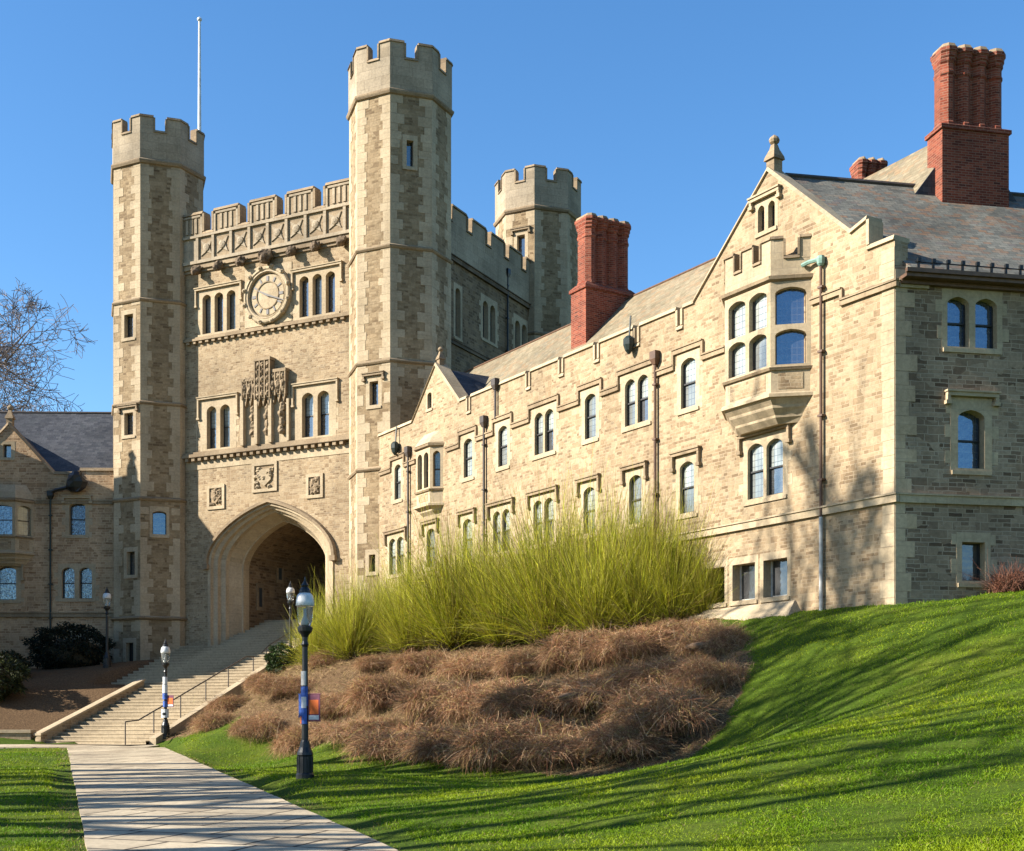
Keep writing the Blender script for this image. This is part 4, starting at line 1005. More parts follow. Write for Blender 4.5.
for a in [(305, 778, 28.0), (330, 774, 28.4), (290, 776, 28.6), (200, 727, 53), (165, 737, 53.2), (250, 692, 55), (300, 664, 56.5), (300, 747, 45), (380, 757, 38), (480, 768, 33.5), (560, 776, 31), (640, 775, 29.5), (700, 752, 30),
          (745, 700, 31.5), (752, 650, 34.5), (735, 622, 38.5), (512, 851, 16.0), (700, 851, 15), (1024, 851, 13.5), (900, 720, 22.6), (1024, 690, 23.5), (800, 735, 22.8),
          (1024, 595, 35.0), (892, 605, 34.2), (818, 610, 36.6), (960, 599.5, 34.6), (340, 668, 49), (450, 655, 46), (545, 650, 43.5), (632, 632, 41.5), (705, 616, 40.6),
          (400, 705, 42), (520, 705, 38), (620, 690, 36), (690, 665, 36)]: cp.append(gp(*a))
for x in (-1, -4, -8, -13, -18, -24, -29): cp.append((*W.P(x, 0, .3)[:2], 3.08 if x < -1 else 3.03))
for x in (-4, -15, -28): cp.append((*W.P(x, 0, -8)[:2], 3.1))
for x in (3, 8, 14): cp.append((*E.P(x, 0, .2)[:2], 3.35 + .03 * x)); cp.append((*E.P(x, 0, -8)[:2], 3.5))
for d in (0, 3, 6, 9): cp.append((*stair(d, 3.0), stair_z(d) - .1 - (.25 if 0 < d < 9 else 0))); cp.append((*stair(d, -3.2), stair_z(d) + .25))
for q in ((-24, 55, -.1), (-24, 58, 1.0), (-24, 62, 2.1), (-24, 66.5, 2.6), (-32, 55, .1), (-32, 60, 1.5), (-32, 66, 2.6), (-40, 60, 1.5), (-30, 80, 3), (-12, 66, 3.1), (-8, 62.5, 3.1), (-10, 80, 3.1), (0, 80, 3.1), (20, 60, 3.2),
          (12, 0, -1.3), (22, 8, -.4), (30, 22, 2.2), (45, 35, 3.6), (-40, 5, -1.9), (-40, 45, -1.1), (50, 10, .4)): cp.append(q)
cp = np.array(cp)
def tps(r2): return np.where(r2 > 1e-9, .5 * r2 * np.log(np.maximum(r2, 1e-9)), 0)
nn = len(cp); K = tps(((cp[:, None, :2] - cp[None, :, :2]) ** 2).sum(-1)) + np.eye(nn) * .12
Pm = np.c_[np.ones(nn), cp[:, :2]]
wts = np.linalg.solve(np.block([[K, Pm], [Pm.T, np.zeros((3, 3))]]), np.r_[cp[:, 2], 0, 0, 0])
def smooth(a, b, x): t = np.clip((x - a) / (b - a), 0, 1); return t * t * (3 - 2 * t)
def height(X, Y, raw=False):
    X, Y = np.atleast_1d(np.asarray(X, float)), np.atleast_1d(np.asarray(Y, float))
    xc, yc = np.clip(X, -45, 50), np.clip(Y, 0, 82)
    z = np.full(X.shape, wts[nn]) + wts[nn + 1] * xc + wts[nn + 2] * yc
    for i in range(nn): z = z + wts[i] * tps((xc - cp[i, 0]) ** 2 + (yc - cp[i, 1]) ** 2)
    z = np.clip(z, -2.2, 4.2)
    far = np.hypot(np.maximum(np.abs(X - 2) - 47, 0), np.maximum(np.abs(Y - 41) - 41, 0))
    z = z + (np.where(Y > 60, 2.5, -1.2) - z) * smooth(5, 60, far)
    if raw: return z
    # level the walk into the lawn and keep the ground under the stairs
    e = np.maximum(PL(Y) - X, X - PR(Y)); k = (1 - smooth(.2, .75, e)) * (Y < 51.8) * (Y > -30)
    z = z + (pathz(Y) - .035 - z) * k
    cr = (1 - smooth(0, .8, np.maximum(np.abs(Y - 51.4) - 1.5, X + 15.5))) * (X > -60)
    z = z + (pathz(Y) - .035 - z) * cr
    rx, ry = X - S0.x, Y - S0.y
    d, w = rx * SA.x + ry * SA.y, rx * SR.x + ry * SR.y
    zs = SZ0 + (SZ1 - SZ0) * np.clip(d / SRUN, 0, 1) - .45
    ins = (1 - smooth(SHW - .1, SHW + .35, np.where((d > 6.2) & (w < 0), np.abs(w) - 2.2, np.abs(w)))) * (d > -.3) * (d < SD + 5)
    return z + (np.minimum(zs, z) - z) * ins
def gz(x, y): return float(height([x], [y])[0])
def inside(poly, X, Y):
    r = np.zeros(X.shape, bool); n = len(poly)
    for i in range(n):
        (x0, y0), (x1, y1) = poly[i][:2], poly[(i + 1) % n][:2]
        with np.errstate(divide='ignore', invalid='ignore'):
            r ^= ((y0 > Y) != (y1 > Y)) & (X < (x1 - x0) * (Y - y0) / (y1 - y0 + 1e-12) + x0)
    return r
BED = [gp(*a)[:2] for a in [(172, 737, 53), (235, 741, 49), (300, 746, 45), (380, 757, 38), (480, 768, 33.5), (560, 777, 31), (640, 776, 29.5), (700, 754, 30), (738, 702, 31.5), (750, 650, 34.5), (735, 622, 38.0)]]
BED += [W.P(-7.0, 0, 0)[:2], W.P(-30, 0, 0)[:2], stair(12, 2.7), stair(.2, 2.7)]
BEDL = [stair(.2, -2.8), stair(11, -2.8), (-14, 68), (-45, 69), (-45, 54.2), (-21, 54.2)]
gx = np.concatenate([-np.geomspace(1500, 44, 14), np.arange(-40, 46, .5), np.geomspace(50, 1500, 14)])
gy = np.concatenate([-np.geomspace(600, 6, 8), np.arange(-2, 84, .5), np.geomspace(88, 3000, 16)])
GX_, GY_ = np.meshgrid(gx, gy); GZ_ = height(GX_.ravel(), GY_.ravel())
rng = np.random.default_rng(3)
GZ_ = GZ_ + rng.normal(0, .012, GZ_.shape)
bedm = (inside(BED, GX_.ravel(), GY_.ravel()) | inside(BEDL, GX_.ravel(), GY_.ravel())).astype(np.float32)
def fast_mesh(name, verts, faces, mat, tint=None, parent=None, loc=(0, 0, 0), smooth_=False, attr=None):
    """numpy mesh; faces is an (n, k) array"""
    me = bpy.data.meshes.new(name); nf, k = faces.shape
    me.vertices.add(len(verts)); me.vertices.foreach_set('co', np.ascontiguousarray(verts, dtype=np.float32).ravel())
    me.loops.add(nf * k); me.loops.foreach_set('vertex_index', np.ascontiguousarray(faces, dtype=np.int32).ravel())
    me.polygons.add(nf); me.polygons.foreach_set('loop_start', np.arange(0, nf * k, k, dtype=np.int32))
    try: me.polygons.foreach_set('loop_total', np.full(nf, k, dtype=np.int32))
    except Exception: pass
    if smooth_: me.polygons.foreach_set('use_smooth', np.ones(nf, bool))
    if tint is not None:
        a = me.color_attributes.new('tint', 'FLOAT_COLOR', 'POINT')
        a.data.foreach_set('color', np.c_[tint, np.ones(len(tint))].astype(np.float32).ravel())
    if attr:
        a = me.attributes.new(attr[0], 'FLOAT', 'POINT'); a.data.foreach_set('value', attr[1].astype(np.float32))
    me.materials.append(mat); me.update(calc_edges=True); me.validate()
    o = bpy.data.objects.new(name, me); col.objects.link(o)
    if parent: o.parent = parent
    o.location = loc
    WL[o.name] = tuple(loc) if not parent else tuple(np.array(WL[parent.name]) + np.array(loc))
    return o
# ground material: turf and mulch
m, n, l, b = new_mat('lawn_and_mulch'); M['ground'] = m
tc = n.new('ShaderNodeTexCoord'); at = n.new('ShaderNodeAttribute'); at.attribute_name = 'bed'
n1 = noise(n, l, tc.outputs['Object'], .55, 5, .6); n2 = noise(n, l, tc.outputs['Object'], 14, 5, .7); n3 = noise(n, l, tc.outputs['Object'], 4.5, 4)
g1 = ramp(n, [(.28, (.030, .055, .004)), (.5, (.052, .082, .006)), (.72, (.085, .105, .010))]); l.new(n1.outputs['Fac'], g1.inputs[0])
g2 = ramp(n, [(.3, g(.55)), (.7, g(1.35))]); l.new(n2.outputs['Fac'], g2.inputs[0])
gc = mixc(n, l, g1.outputs[0], g2.outputs[0], 1, 'MULTIPLY')
m1 = ramp(n, [(.3, (.05, .029, .015)), (.55, (.115, .07, .036)), (.75, (.18, .118, .06))]); l.new(n2.outputs['Fac'], m1.inputs[0])
jag = n.new('ShaderNodeMath'); jag.operation = 'MULTIPLY_ADD'; l.new(n3.outputs['Fac'], jag.inputs[0]); jag.inputs[1].default_value = 1.2; jag.inputs[2].default_value = -.6
sm = n.new('ShaderNodeMath'); sm.operation = 'ADD'; l.new(jag.outputs[0], sm.inputs[0]); l.new(at.outputs['Fac'], sm.inputs[1])
st = ramp(n, [(.42, g(0)), (.58, g(1))]); l.new(sm.outputs[0], st.inputs[0])
l.new(mixc(n, l, gc, m1.outputs[0], st.outputs[0]), b.inputs['Base Color']); b.inputs['Roughness'].default_value = .95; b.inputs['Specular IOR Level'].default_value = .1
bp = n.new('ShaderNodeBump'); bp.inputs['Strength'].default_value = .6; bp.inputs['Distance'].default_value = .06; l.new(n2.outputs['Fac'], bp.inputs['Height']); l.new(bp.outputs[0], b.inputs['Normal'])
ny, nx = GX_.shape; ii = np.arange(nx * ny).reshape(ny, nx)
fc = np.stack([ii[:-1, :-1], ii[:-1, 1:], ii[1:, 1:], ii[1:, :-1]], -1).reshape(-1, 4)
gr = fast_mesh('ground', np.c_[GX_.ravel(), GY_.ravel(), GZ_], fc, M['ground'], smooth_=True, attr=('bed', bedm)); gr['kind'] = 'structure'

# paved walk, cross walk, steps and landing
def sheet(name, rows, mat, thick=.12):
    mb = MB()
    for (a, c), (d, e) in zip(rows, rows[1:]):
        mb.poly([a, c, e, d])
        for p, q in ((d, a), (c, e)):
            mb.poly([p, q, (q[0], q[1], q[2] - thick), (p[0], p[1], p[2] - thick)][::-1])
    (a, c), (d, e) = rows[0], rows[-1]
    mb.poly([c, a, (a[0], a[1], a[2] - thick), (c[0], c[1], c[2] - thick)][::-1]); mb.poly([d, e, (e[0], e[1], e[2] - thick), (d[0], d[1], d[2] - thick)][::-1])
    o = mb.build(name, mat); o['kind'] = 'structure'; return o
rw = random.Random(4)
sheet('path', [((PL(Y) + rw.uniform(-.02, .02), Y, pathz(Y)), (PR(Y) + rw.uniform(-.02, .02), Y, pathz(Y))) for Y in [-25, -10, 0, 6] + list(np.arange(10, 50, 1.25)) + [50.1]], M['flag'])
sheet('cross_path', [((X, 50.104, pathz(50.1)), (X, 53.2 if X < -20 else 53.3, pathz(53.2)))[::-1] for X in (-60, -40, -30, -20, -14.2)], M['flag'])
mb = MB(); rise = (SZ1 - SZ0) / NST; tr = SRUN / NST
mb.poly([(*stair(-1.1, -SHW), SZ0 + .004), (*stair(-1.1, SHW), SZ0 + .004), (*stair(.05, SHW), SZ0 + .004), (*stair(.05, -SHW), SZ0 + .004)])
rs = random.Random(2)
for i in range(NST):
    d0, d1 = i * tr, (i + 1) * tr; z0, z1 = SZ0 + i * rise, SZ0 + (i + 1) * rise
    j = rs.uniform(-.008, .008); LW = -SHW if d0 < 6.5 or d0 > 12.2 else -SHW - 2.2
    mb.poly([(*stair(d0, LW), z0 - .02), (*stair(d0, SHW), z0 - .02), (*stair(d0, SHW), z1 - .05), (*stair(d0, LW), z1 - .05)], 1)
    mb.hexa([(*stair(d0 - .02, LW), z1 - .05 + j), (*stair(d0 - .02, SHW), z1 - .05), (*stair(d1 + .02, SHW), z1 - .05), (*stair(d1 + .02, LW), z1 - .05 + j)],
            [(*stair(d0 - .02, LW), z1 + j), (*stair(d0 - .02, SHW), z1), (*stair(d1 + .02, SHW), z1), (*stair(d1 + .02, LW), z1 + j)])
o = mb.build('steps', [M['step'], M['riser']]); o['kind'] = 'structure'
mb = MB()
mb.hexa([F.P(ARCX - 3.3, 3, -3.0), F.P(ARCX + 3.3, 3, -3.0), F.P(ARCX + 3.3, 3, -17), F.P(ARCX - 3.3, 3, -17)], [F.P(ARCX - 3.3, SZ1 - .004, -3.0), F.P(ARCX + 3.3, SZ1 - .004, -3.0), F.P(ARCX + 3.3, SZ1 - .004, -17), F.P(ARCX - 3.3, SZ1 - .004, -17)])
o = mb.build('landing', M['step']); o['kind'] = 'structure'
# cheek walls
def sloped(mb, d0, d1, w0, w1, za, zb, ta, tb):
    mb.hexa([(*stair(d0, w0), za), (*stair(d0, w1), za), (*stair(d1, w1), zb), (*stair(d1, w0), zb)], [(*stair(d0, w0), ta), (*stair(d0, w1), ta), (*stair(d1, w1), tb), (*stair(d1, w0), tb)])
lwall = thing('cheek_wall', (*stair(0, -SHW - .25), SZ0), 'low stone wall with sloping pale coping, left of the stairs', 'wall')
mb = MB(); sloped(mb, -.3, 6.45, -SHW - .30, -SHW - .005, SZ0 - .6, stair_z(6.45) - 1, SZ0 + .34, stair_z(6.45) + .34)
a = stair(-.3, -SHW - .5); mb.hexa([(a[0] - 30, a[1] - .1, -1.6), (a[0], a[1] - .1, -1.6), (a[0], a[1] + .4, -1.6), (a[0] - 30, a[1] + .4, -1.6)], [(a[0] - 30, a[1] - .1, SZ0 + .45), (a[0], a[1] - .1, SZ0 + .45), (a[0], a[1] + .4, SZ0 + .45), (a[0] - 30, a[1] + .4, SZ0 + .45)])
mb.build('wall_body', M['rubble'], lwall)
mb = MB(); sloped(mb, -.34, 6.5, -SHW - .35, -SHW + .03, SZ0 + .342, stair_z(6.5) + .342, SZ0 + .43, stair_z(6.5) + .43)
mb.hexa([(a[0] - 30, a[1] - .16, SZ0 + .452), (a[0] + .02, a[1] - .16, SZ0 + .452), (a[0] + .02, a[1] + .46, SZ0 + .452), (a[0] - 30, a[1] + .46, SZ0 + .452)], [(a[0] - 30, a[1] - .16, SZ0 + .58), (a[0] + .02, a[1] - .16, SZ0 + .58), (a[0] + .02, a[1] + .46, SZ0 + .58), (a[0] - 30, a[1] + .46, SZ0 + .58)])
mb.build('coping', M['ashlar'], lwall)
rwall = thing('cheek_kerb', (*stair(0, SHW + .2), SZ0), 'low stone kerb edging the right side of the stairs below the brown bank', 'kerb')
mb = MB(); sloped(mb, .2, 9.3, SHW + .005, SHW + .34, SZ0 - .6, stair_z(9.3) - 1, SZ0 + .26, stair_z(9.3) + .30); sloped(mb, 9.302, 12.0, SHW + .007, SHW + .34, 1.5, 2, stair_z(9.3) + .3, stair_z(12) + .3); mb.build('kerb_stone', M['step'], rwall)
# handrail
hr = thing('handrail', (*stair(.0, SHW - .35), SZ0), 'thin dark iron handrail on posts down the right side of the stairs', 'handrail')
wr = SHW - .3; mb = MB(); pts_ = [(*stair(-.9, wr), SZ0 + .92), (*stair(-.1, wr), SZ0 + .98)] + [(*stair(d, wr), stair_z(d) + 1.0) for d in (2.5, 5, 7.6)] + [(*stair(8.3, wr), stair_z(7.6) + 1.02)]
mb.tube(pts_, .030, 6); mb.build('rail', M['dark_pipe'], hr)
for d in (-.9, .9, 2.7, 4.5, 6.2, 8.2):
    zb = SZ0 if d < 0 else stair_z(d); zt = SZ0 + .92 if d < 0 else min(stair_z(d) + 1.0, stair_z(7.6) + 1.02)
    k = MB(); k.tube([(*stair(d, wr), zb - .05), (*stair(d, wr), zt)], .026, 6); k.build('post', M['dark_pipe'], hr, (*stair(d, wr), zb))
hr2 = thing('handrail', (*stair(9.6, wr), stair_z(9.6)), 'short iron handrail at the top right of the stairs before the arch', 'handrail')
mb = MB(); mb.tube([(*stair(8.9, wr), stair_z(8.9) + .75), (*stair(9.6, wr), stair_z(9.6) + .9), (*stair(12.0, wr), stair_z(12.0) + .9)], .03, 6); mb.build('rail', M['black_iron'], hr2)
for d in (9.3, 11.9): k = MB(); k.tube([(*stair(d, wr), stair_z(d) - .05), (*stair(d, wr), stair_z(d) + .88)], .026, 6); k.build('post', M['black_iron'], hr2, (*stair(d, wr), stair_z(d)))

# ------------------------------------------------------------------ lamp posts
def lamp_post(loc, label, group='black globe lamp posts', H=3.9):
    t = thing('lamp_post', loc, label, 'lamp post', group); x, y, z = loc
    mb = MB(); mb.lathe((x, y, z), [(.20, -.06), (.20, .07), (.17, .10), (.165, .42), (.18, .45), (.17, .50), (.12, .60), (.10, .70), (.075, .74), (.07, 1.2), (.060, 2.55), (.085, 2.60), (.062, 2.66), (.062, 2.74)], 14)
    for k in range(10):
        an = 2 * math.pi * k / 10; mb.lathe((x + .165 * math.cos(an), y + .165 * math.sin(an), z), [(.018, .10), (.018, .42)], 5)
    mb.build('pole', M['black_iron'], t, smooth=False)
    mb = MB(); mb.lathe((x, y, z), [(.065, 2.741), (.10, 2.80), (.16, 2.86), (.17, 2.93), (.13, 2.96), (.05, 2.965)], 14); mb.build('lamp_holder', M['black_iron'], t)
    mb = MB(); mb.lathe((x, y, z), [(.04, 2.966), (.12, 2.97), (.155, 3.05), (.185, 3.33), (.18, 3.34)], 16); mb.build('globe', M['lamp_glass'], t, smooth=True)
    mb = MB(); mb.lathe((x, y, z), [(.03, 2.968), (.085, 2.975), (.075, 3.05), (.03, 3.16), (.035, 3.3)], 10); mb.build('burner', M['grey_metal'], t, smooth=True)
    mb = MB(); mb.lathe((x, y, z), [(.18, 3.342), (.205, 3.36), (.20, 3.44), (.175, 3.55), (.115, 3.61), (.06, 3.62)], 18); mb.build('lamp_dome', M['lamp_white'], t, smooth=True)
    mb = MB(); mb.lathe((x, y, z), [(.13, 3.605), (.12, 3.66), (.07, 3.72), (.085, 3.75), (.03, 3.83), (.012, 3.92)], 12); mb.build('cap', M['black_iron'], t)
    return t
def banner(t, side, z0, z1, w, mats, d=0):
    x, y, z = WL[t.name]; s = side; mb = MB()
    x0, x1 = sorted((x + s * .085, x + s * (.085 + w))); h = (z1 - z0)
    mb.hexa([(x0, y - .012, z + z0), (x1, y - .012, z + z0), (x1, y + .012, z + z0), (x0, y + .012, z + z0)], [(x0, y - .012, z + z1), (x1, y - .012, z + z1), (x1, y + .012, z + z1), (x0, y + .012, z + z1)], 0)
    if len(mats) > 1:
        mb.hexa([(x0 + .03, y - .016, z + z0 + h * .24), (x1 - .03, y - .016, z + z0 + h * .24), (x1 - .03, y - .0125, z + z0 + h * .24), (x0 + .03, y - .0125, z + z0 + h * .24)], [(x0 + .03, y - .016, z + z1 - h * .2), (x1 - .03, y - .016, z + z1 - h * .2), (x1 - .03, y - .0125, z + z1 - h * .2), (x0 + .03, y - .0125, z + z1 - h * .2)], 1)
        mb.hexa([(x0 + .02, y - .015, z + z0 + h * .03), (x1 - .02, y - .015, z + z0 + h * .03), (x1 - .02, y - .0125, z + z0 + h * .03), (x0 + .02, y - .0125, z + z0 + h * .03)], [(x0 + .02, y - .015, z + z0 + h * .2), (x1 - .02, y - .015, z + z0 + h * .2), (x1 - .02, y - .0125, z + z0 + h * .2), (x0 + .02, y - .0125, z + z0 + h * .2)], 2)
    for zz in (z0 - .012, z1 + .012): mb.tube([(x, y, z + zz), (x + s * (.1 + w), y, z + zz)], .011, 5, len(mats) - 1 if False else 0)
    return mb.build('banner', [M[k] for k in mats], t)
def notices(t, items):
    x, y, z = WL[t.name]
    for (za, zb, r, a0, a1, mat) in items:
        mb = MB(); n_ = 6; L = []
        for rr_ in (r, r + .006):
            L.append([(x + rr_ * math.sin(R(a0 + (a1 - a0) * k / n_)), y - rr_ * math.cos(R(a0 + (a1 - a0) * k / n_))) for k in range(n_ + 1)])
        ring = L[1] + L[0][::-1]
        mb.loft([[(p[0], p[1], z + za) for p in ring], [(p[0], p[1], z + zb) for p in ring]]); mb.build('notice', M[mat], t)
def lamp_at(u, Y, label): X = (u - U0) / FPX * Y; return lamp_post((X, Y, gz(X, Y)), label)
lp1 = lamp_at(305, 28.0, 'black lamp post nearest the camera, with an orange banner and blue posters')
banner(lp1, 1, 1.12, 1.62, .30, ['purple', 'orange', 'paper_white']); banner(lp1, -1, 1.2, 1.62, .07, ['paper_blue'])
notices(lp1, [(1.05, 1.36, .088, -70, 60, 'paper_blue'), (1.40, 1.78, .085, -60, 75, 'paper_blue'), (1.36, 1.58, .093, -20, 50, 'paper_white'), (1.80, 2.08, .082, -60, 50, 'grey_metal'), (1.06, 1.2, .094, -75, -20, 'orange')])
lp2 = lamp_at(165.5, 53.2, 'black lamp post wrapped in white notices, with orange banner, at the foot of the stairs')
banner(lp2, 1, 1.22, 1.65, .34, ['purple', 'orange', 'paper_white'])
notices(lp2, [(.78, 1.12, .17, -90, 90, 'paper_white'), (1.2, 1.45, .10, -80, 80, 'paper_blue'), (1.5, 1.75, .12, -85, 85, 'paper_blue'), (1.76, 2.1, .12, -85, 85, 'paper_white'), (2.12, 2.4, .11, -85, 85, 'paper_white'), (.88, .98, .176, -10, 45, 'black_iron')])
lp1.scale = (.98, .98, 1.105); lp2.scale = (.95, .95, 1.03)
lp1.rotation_euler = (0, 0, R(-24)); lp2.rotation_euler = (0, 0, R(-24))
lp3 = lamp_at(107, 63.5, 'plain black lamp post in the shaded bed before the left wing')
lp4 = lamp_at(290.5, 62.2, 'plain black lamp post half hidden by the green shrub near the arch')

# ------------------------------------------------------------------ shrubs
def ribbons(base, d, L, w, sag, nseg, tint, rng, tipw=.25, curl=0.0):
    """n curved tapering blades: base, unit direction, length, width, sag (downward curve)"""
    n_ = len(base); t = np.linspace(0, 1, nseg + 1)
    side = np.cross(d, rng.normal(size=(n_, 3))); side /= np.linalg.norm(side, axis=1, keepdims=True) + 1e-9
    bend = rng.normal(size=(n_, 3)) * curl
    P = base[:, None] + d[:, None] * (L[:, None] * t)[..., None] + (bend[:, None] * L[:, None, None]) * (t ** 2)[None, :, None]
    P[..., 2] -= (sag * L)[:, None] * t ** 2.2
    wd = w[:, None] * (1 - (1 - tipw) * t)
    A = P - side[:, None] * wd[..., None] / 2; B = P + side[:, None] * wd[..., None] / 2
    V = np.stack([A, B], 2).reshape(n_, -1, 3); k = (nseg + 1) * 2
    f = np.array([[2 * s, 2 * s + 1, 2 * s + 3, 2 * s + 2] for s in range(nseg)])
    Fc = (f[None] + (np.arange(n_) * k)[:, None, None]).reshape(-1, 4)
    T = np.repeat(tint[:, None], k, 1) if tint.ndim == 2 else np.repeat(tint, 2, 1)
    return V.reshape(-1, 3), Fc, T.reshape(-1, 3)
def joinm(parts):
    V, Fa, T, o = [], [], [], 0
    for v, f, t in parts: V.append(v); Fa.append(f + o); T.append(t); o += len(v)
    return np.concatenate(V), np.concatenate(Fa), np.concatenate(T)
def unit(a): return a / np.linalg.norm(a, axis=-1, keepdims=True)
def pal(rng, n_, cols, var=.18):
    c = np.array(cols)[rng.integers(0, len(cols), n_)] * .64; return np.clip(c * (1 + rng.normal(0, var, (n_, 1))), 0, 1)
def broom(seed, H=3.4, N=3000):
    r = np.random.default_rng(seed); parts = []
    az = r.uniform(0, 2 * np.pi, N); ln = np.abs(r.normal(0, .46, N)); ln = np.minimum(ln, 1.25)
    lobe = 1 + .25 * np.sin(2 * az + seed) + .15 * np.sin(5 * az + 2 * seed)
    d = unit(np.c_[np.sin(ln) * np.cos(az), np.sin(ln) * np.sin(az), np.cos(ln)])
    rb = np.sqrt(r.uniform(0, 1, N)) * .38; ab = az + r.normal(0, .6, N)
    base = np.c_[rb * np.cos(ab), rb * np.sin(ab), np.full(N, -.05)]
    L = H * r.beta(2.6, 1.5, N) * 1.12 * lobe; L[ln > .75] *= .78
    c = pal(r, N, [(.48, .48, .02), (.60, .56, .035), (.38, .42, .02), (.55, .50, .10), (.24, .29, .02), (.30, .21, .06)], .22)
    parts.append(ribbons(base, d, L, np.full(N, .018), r.uniform(-.12, .22, N) + ln * .18, 5, c, r, .3, .06))
    # forking shoots along the stems, fewer towards the tips
    k = r.integers(0, N, N * 2); t = r.beta(2.2, 2.0, N * 2) * .85 + .1
    b2 = base[k] + d[k] * (L[k] * t)[:, None]; b2[:, 2] -= (ln[k] * .18 + .05) * L[k] * t ** 2.2
    d2 = unit(d[k] + r.normal(0, .30, (N * 2, 3)) + np.array([0, 0, .2]))
    c2 = pal(r, N * 2, [(.55, .54, .025), (.66, .60, .04), (.44, .47, .025), (.62, .56, .11), (.34, .29, .06)], .22)
    parts.append(ribbons(b2, d2, r.uniform(.25, .85, N * 2), np.full(N * 2, .011), r.uniform(-.1, .2, N * 2), 3, c2, r, .3, .08))
    # stray long shoots above the rest
    q = 40; az = r.uniform(0, 6.28, q); l2 = np.abs(r.normal(0, .3, q)); d4 = unit(np.c_[np.sin(l2) * np.cos(az), np.sin(l2) * np.sin(az), np.cos(l2)])
    parts.append(ribbons(np.c_[r.normal(0, .2, q), r.normal(0, .2, q), np.zeros(q)], d4, H * r.uniform(.95, 1.3, q), np.full(q, .018), r.uniform(0, .15, q), 6, pal(r, q, [(.55, .47, .16), (.45, .42, .08)]), r, .3, .08))
    # dead brown wood low in the clump
    q = 420; az = r.uniform(0, 6.28, q); l3 = r.uniform(.2, 1.3, q)
    d3 = unit(np.c_[np.sin(l3) * np.cos(az), np.sin(l3) * np.sin(az), np.cos(l3)])
    parts.append(ribbons(np.c_[r.normal(0, .3, q), r.normal(0, .3, q), np.zeros(q)], d3, r.uniform(.5, 1.5, q), np.full(q, .026), r.uniform(0, .4, q), 4, pal(r, q, [(.13, .09, .04), (.08, .06, .025)]), r, .4, .1))
    return joinm(parts)
def mound(seed, rad=1.5, H=.95, N=17000):
    r = np.random.default_rng(seed); parts = []
    nc = 9; ca_ = r.uniform(0, 6.28, nc); cr_ = np.sqrt(r.uniform(0, 1, nc)) * rad * .72          # the mound is a heap of smaller tufts
    tc_ = np.c_[cr_ * np.cos(ca_), cr_ * np.sin(ca_)]; th = H * (1 - .45 * (cr_ / rad) ** 2) * r.uniform(.7, 1.15, nc); tr_ = r.uniform(.5, .85, nc)
    ck = r.integers(0, nc, N)
    v = unit(r.normal(size=(N, 3))); v[:, 2] = np.abs(v[:, 2]); sh = r.uniform(.55, 1.0, N) ** .6
    p = np.c_[tc_[ck] + v[:, :2] * (tr_[ck] * sh)[:, None], v[:, 2] * th[ck] * sh]
    d = unit(v * np.array([1, 1, .5]) + r.normal(0, .65, (N, 3)) + np.array([0, 0, .12]))
    shade = np.array([(.50, .27, .13), (.60, .36, .19), (.34, .165, .085), (.66, .45, .26), (.22, .11, .065), (.46, .34, .11), (.44, .19, .10)])
    tuft = np.clip(1 + r.normal(0, .16, nc), .6, 1.35)
    c = pal(r, N, shade, .22) * tuft[ck][:, None]
    parts.append(ribbons(p, d, r.uniform(.10, .36, N), np.full(N, .0095), r.uniform(.1, 1.2, N), 3, np.clip(c, 0, 1), r, .45, .5))
    q2 = 60; parts.append(ribbons(np.c_[r.normal(0, .7, q2), r.normal(0, .7, q2), np.full(q2, H * .5)], unit(np.c_[r.normal(0, .5, (q2, 2)), np.full(q2, 1.)]), r.uniform(.4, .8, q2), np.full(q2, .012), r.uniform(.2, .7, q2), 4, pal(r, q2, [(.52, .40, .25), (.46, .40, .12), (.40, .26, .16)]), r, .4, .3))
    return joinm(parts)
def leafbush(seed, rx, ry, H, N, cols, size=.06, flat=.5):
    r = np.random.default_rng(seed)
    v = unit(r.normal(size=(N, 3))); rad = r.uniform(.55, 1, N) ** .5
    lump = 1 + .16 * np.sin(5 * v[:, 0] + seed) * np.sin(4 * v[:, 1] + 1) + .12 * np.sin(9 * v[:, 2] + 7 * v[:, 0])
    p = v * (rad * lump)[:, None] * np.array([rx, ry, H * .55]); p[:, 2] += H * .5; p[:, 2] = np.maximum(p[:, 2], .02)
    d = unit(v + r.normal(0, .6, (N, 3)))
    return ribbons(p, d, r.uniform(.7, 1.5, N) * size * 1.6, np.full(N, size), r.uniform(0, .5, N), 2, pal(r, N, cols, .25), r, .3, .1)
def core(parent, rx, ry, H, mat, seed, name='woody_base'):
    mb = MB(); c = WL[parent.name]; mb.lump((c[0], c[1], c[2] + H * .42), rx, ry, H * .5, seed, 0, 12, .15)
    return mb.build(name, mat, parent, smooth=True)
bro = [broom(11, 3.8), broom(12, 3.75), broom(13, 3.9)]
spots = [(318, 51.5, .66), (352, 50.0, .80), (410, 48.6, .86), (455, 47.2, 1.06), (505, 45.8, .98), (552, 44.5, 1.10), (600, 43.2, 1.06), (640, 42.4, .98), (672, 41.6, .84), (704, 41.0, .60), (388, 53, .80), (480, 50.2, .95), (575, 47.2, 1.06), (632, 45.0, .98)]
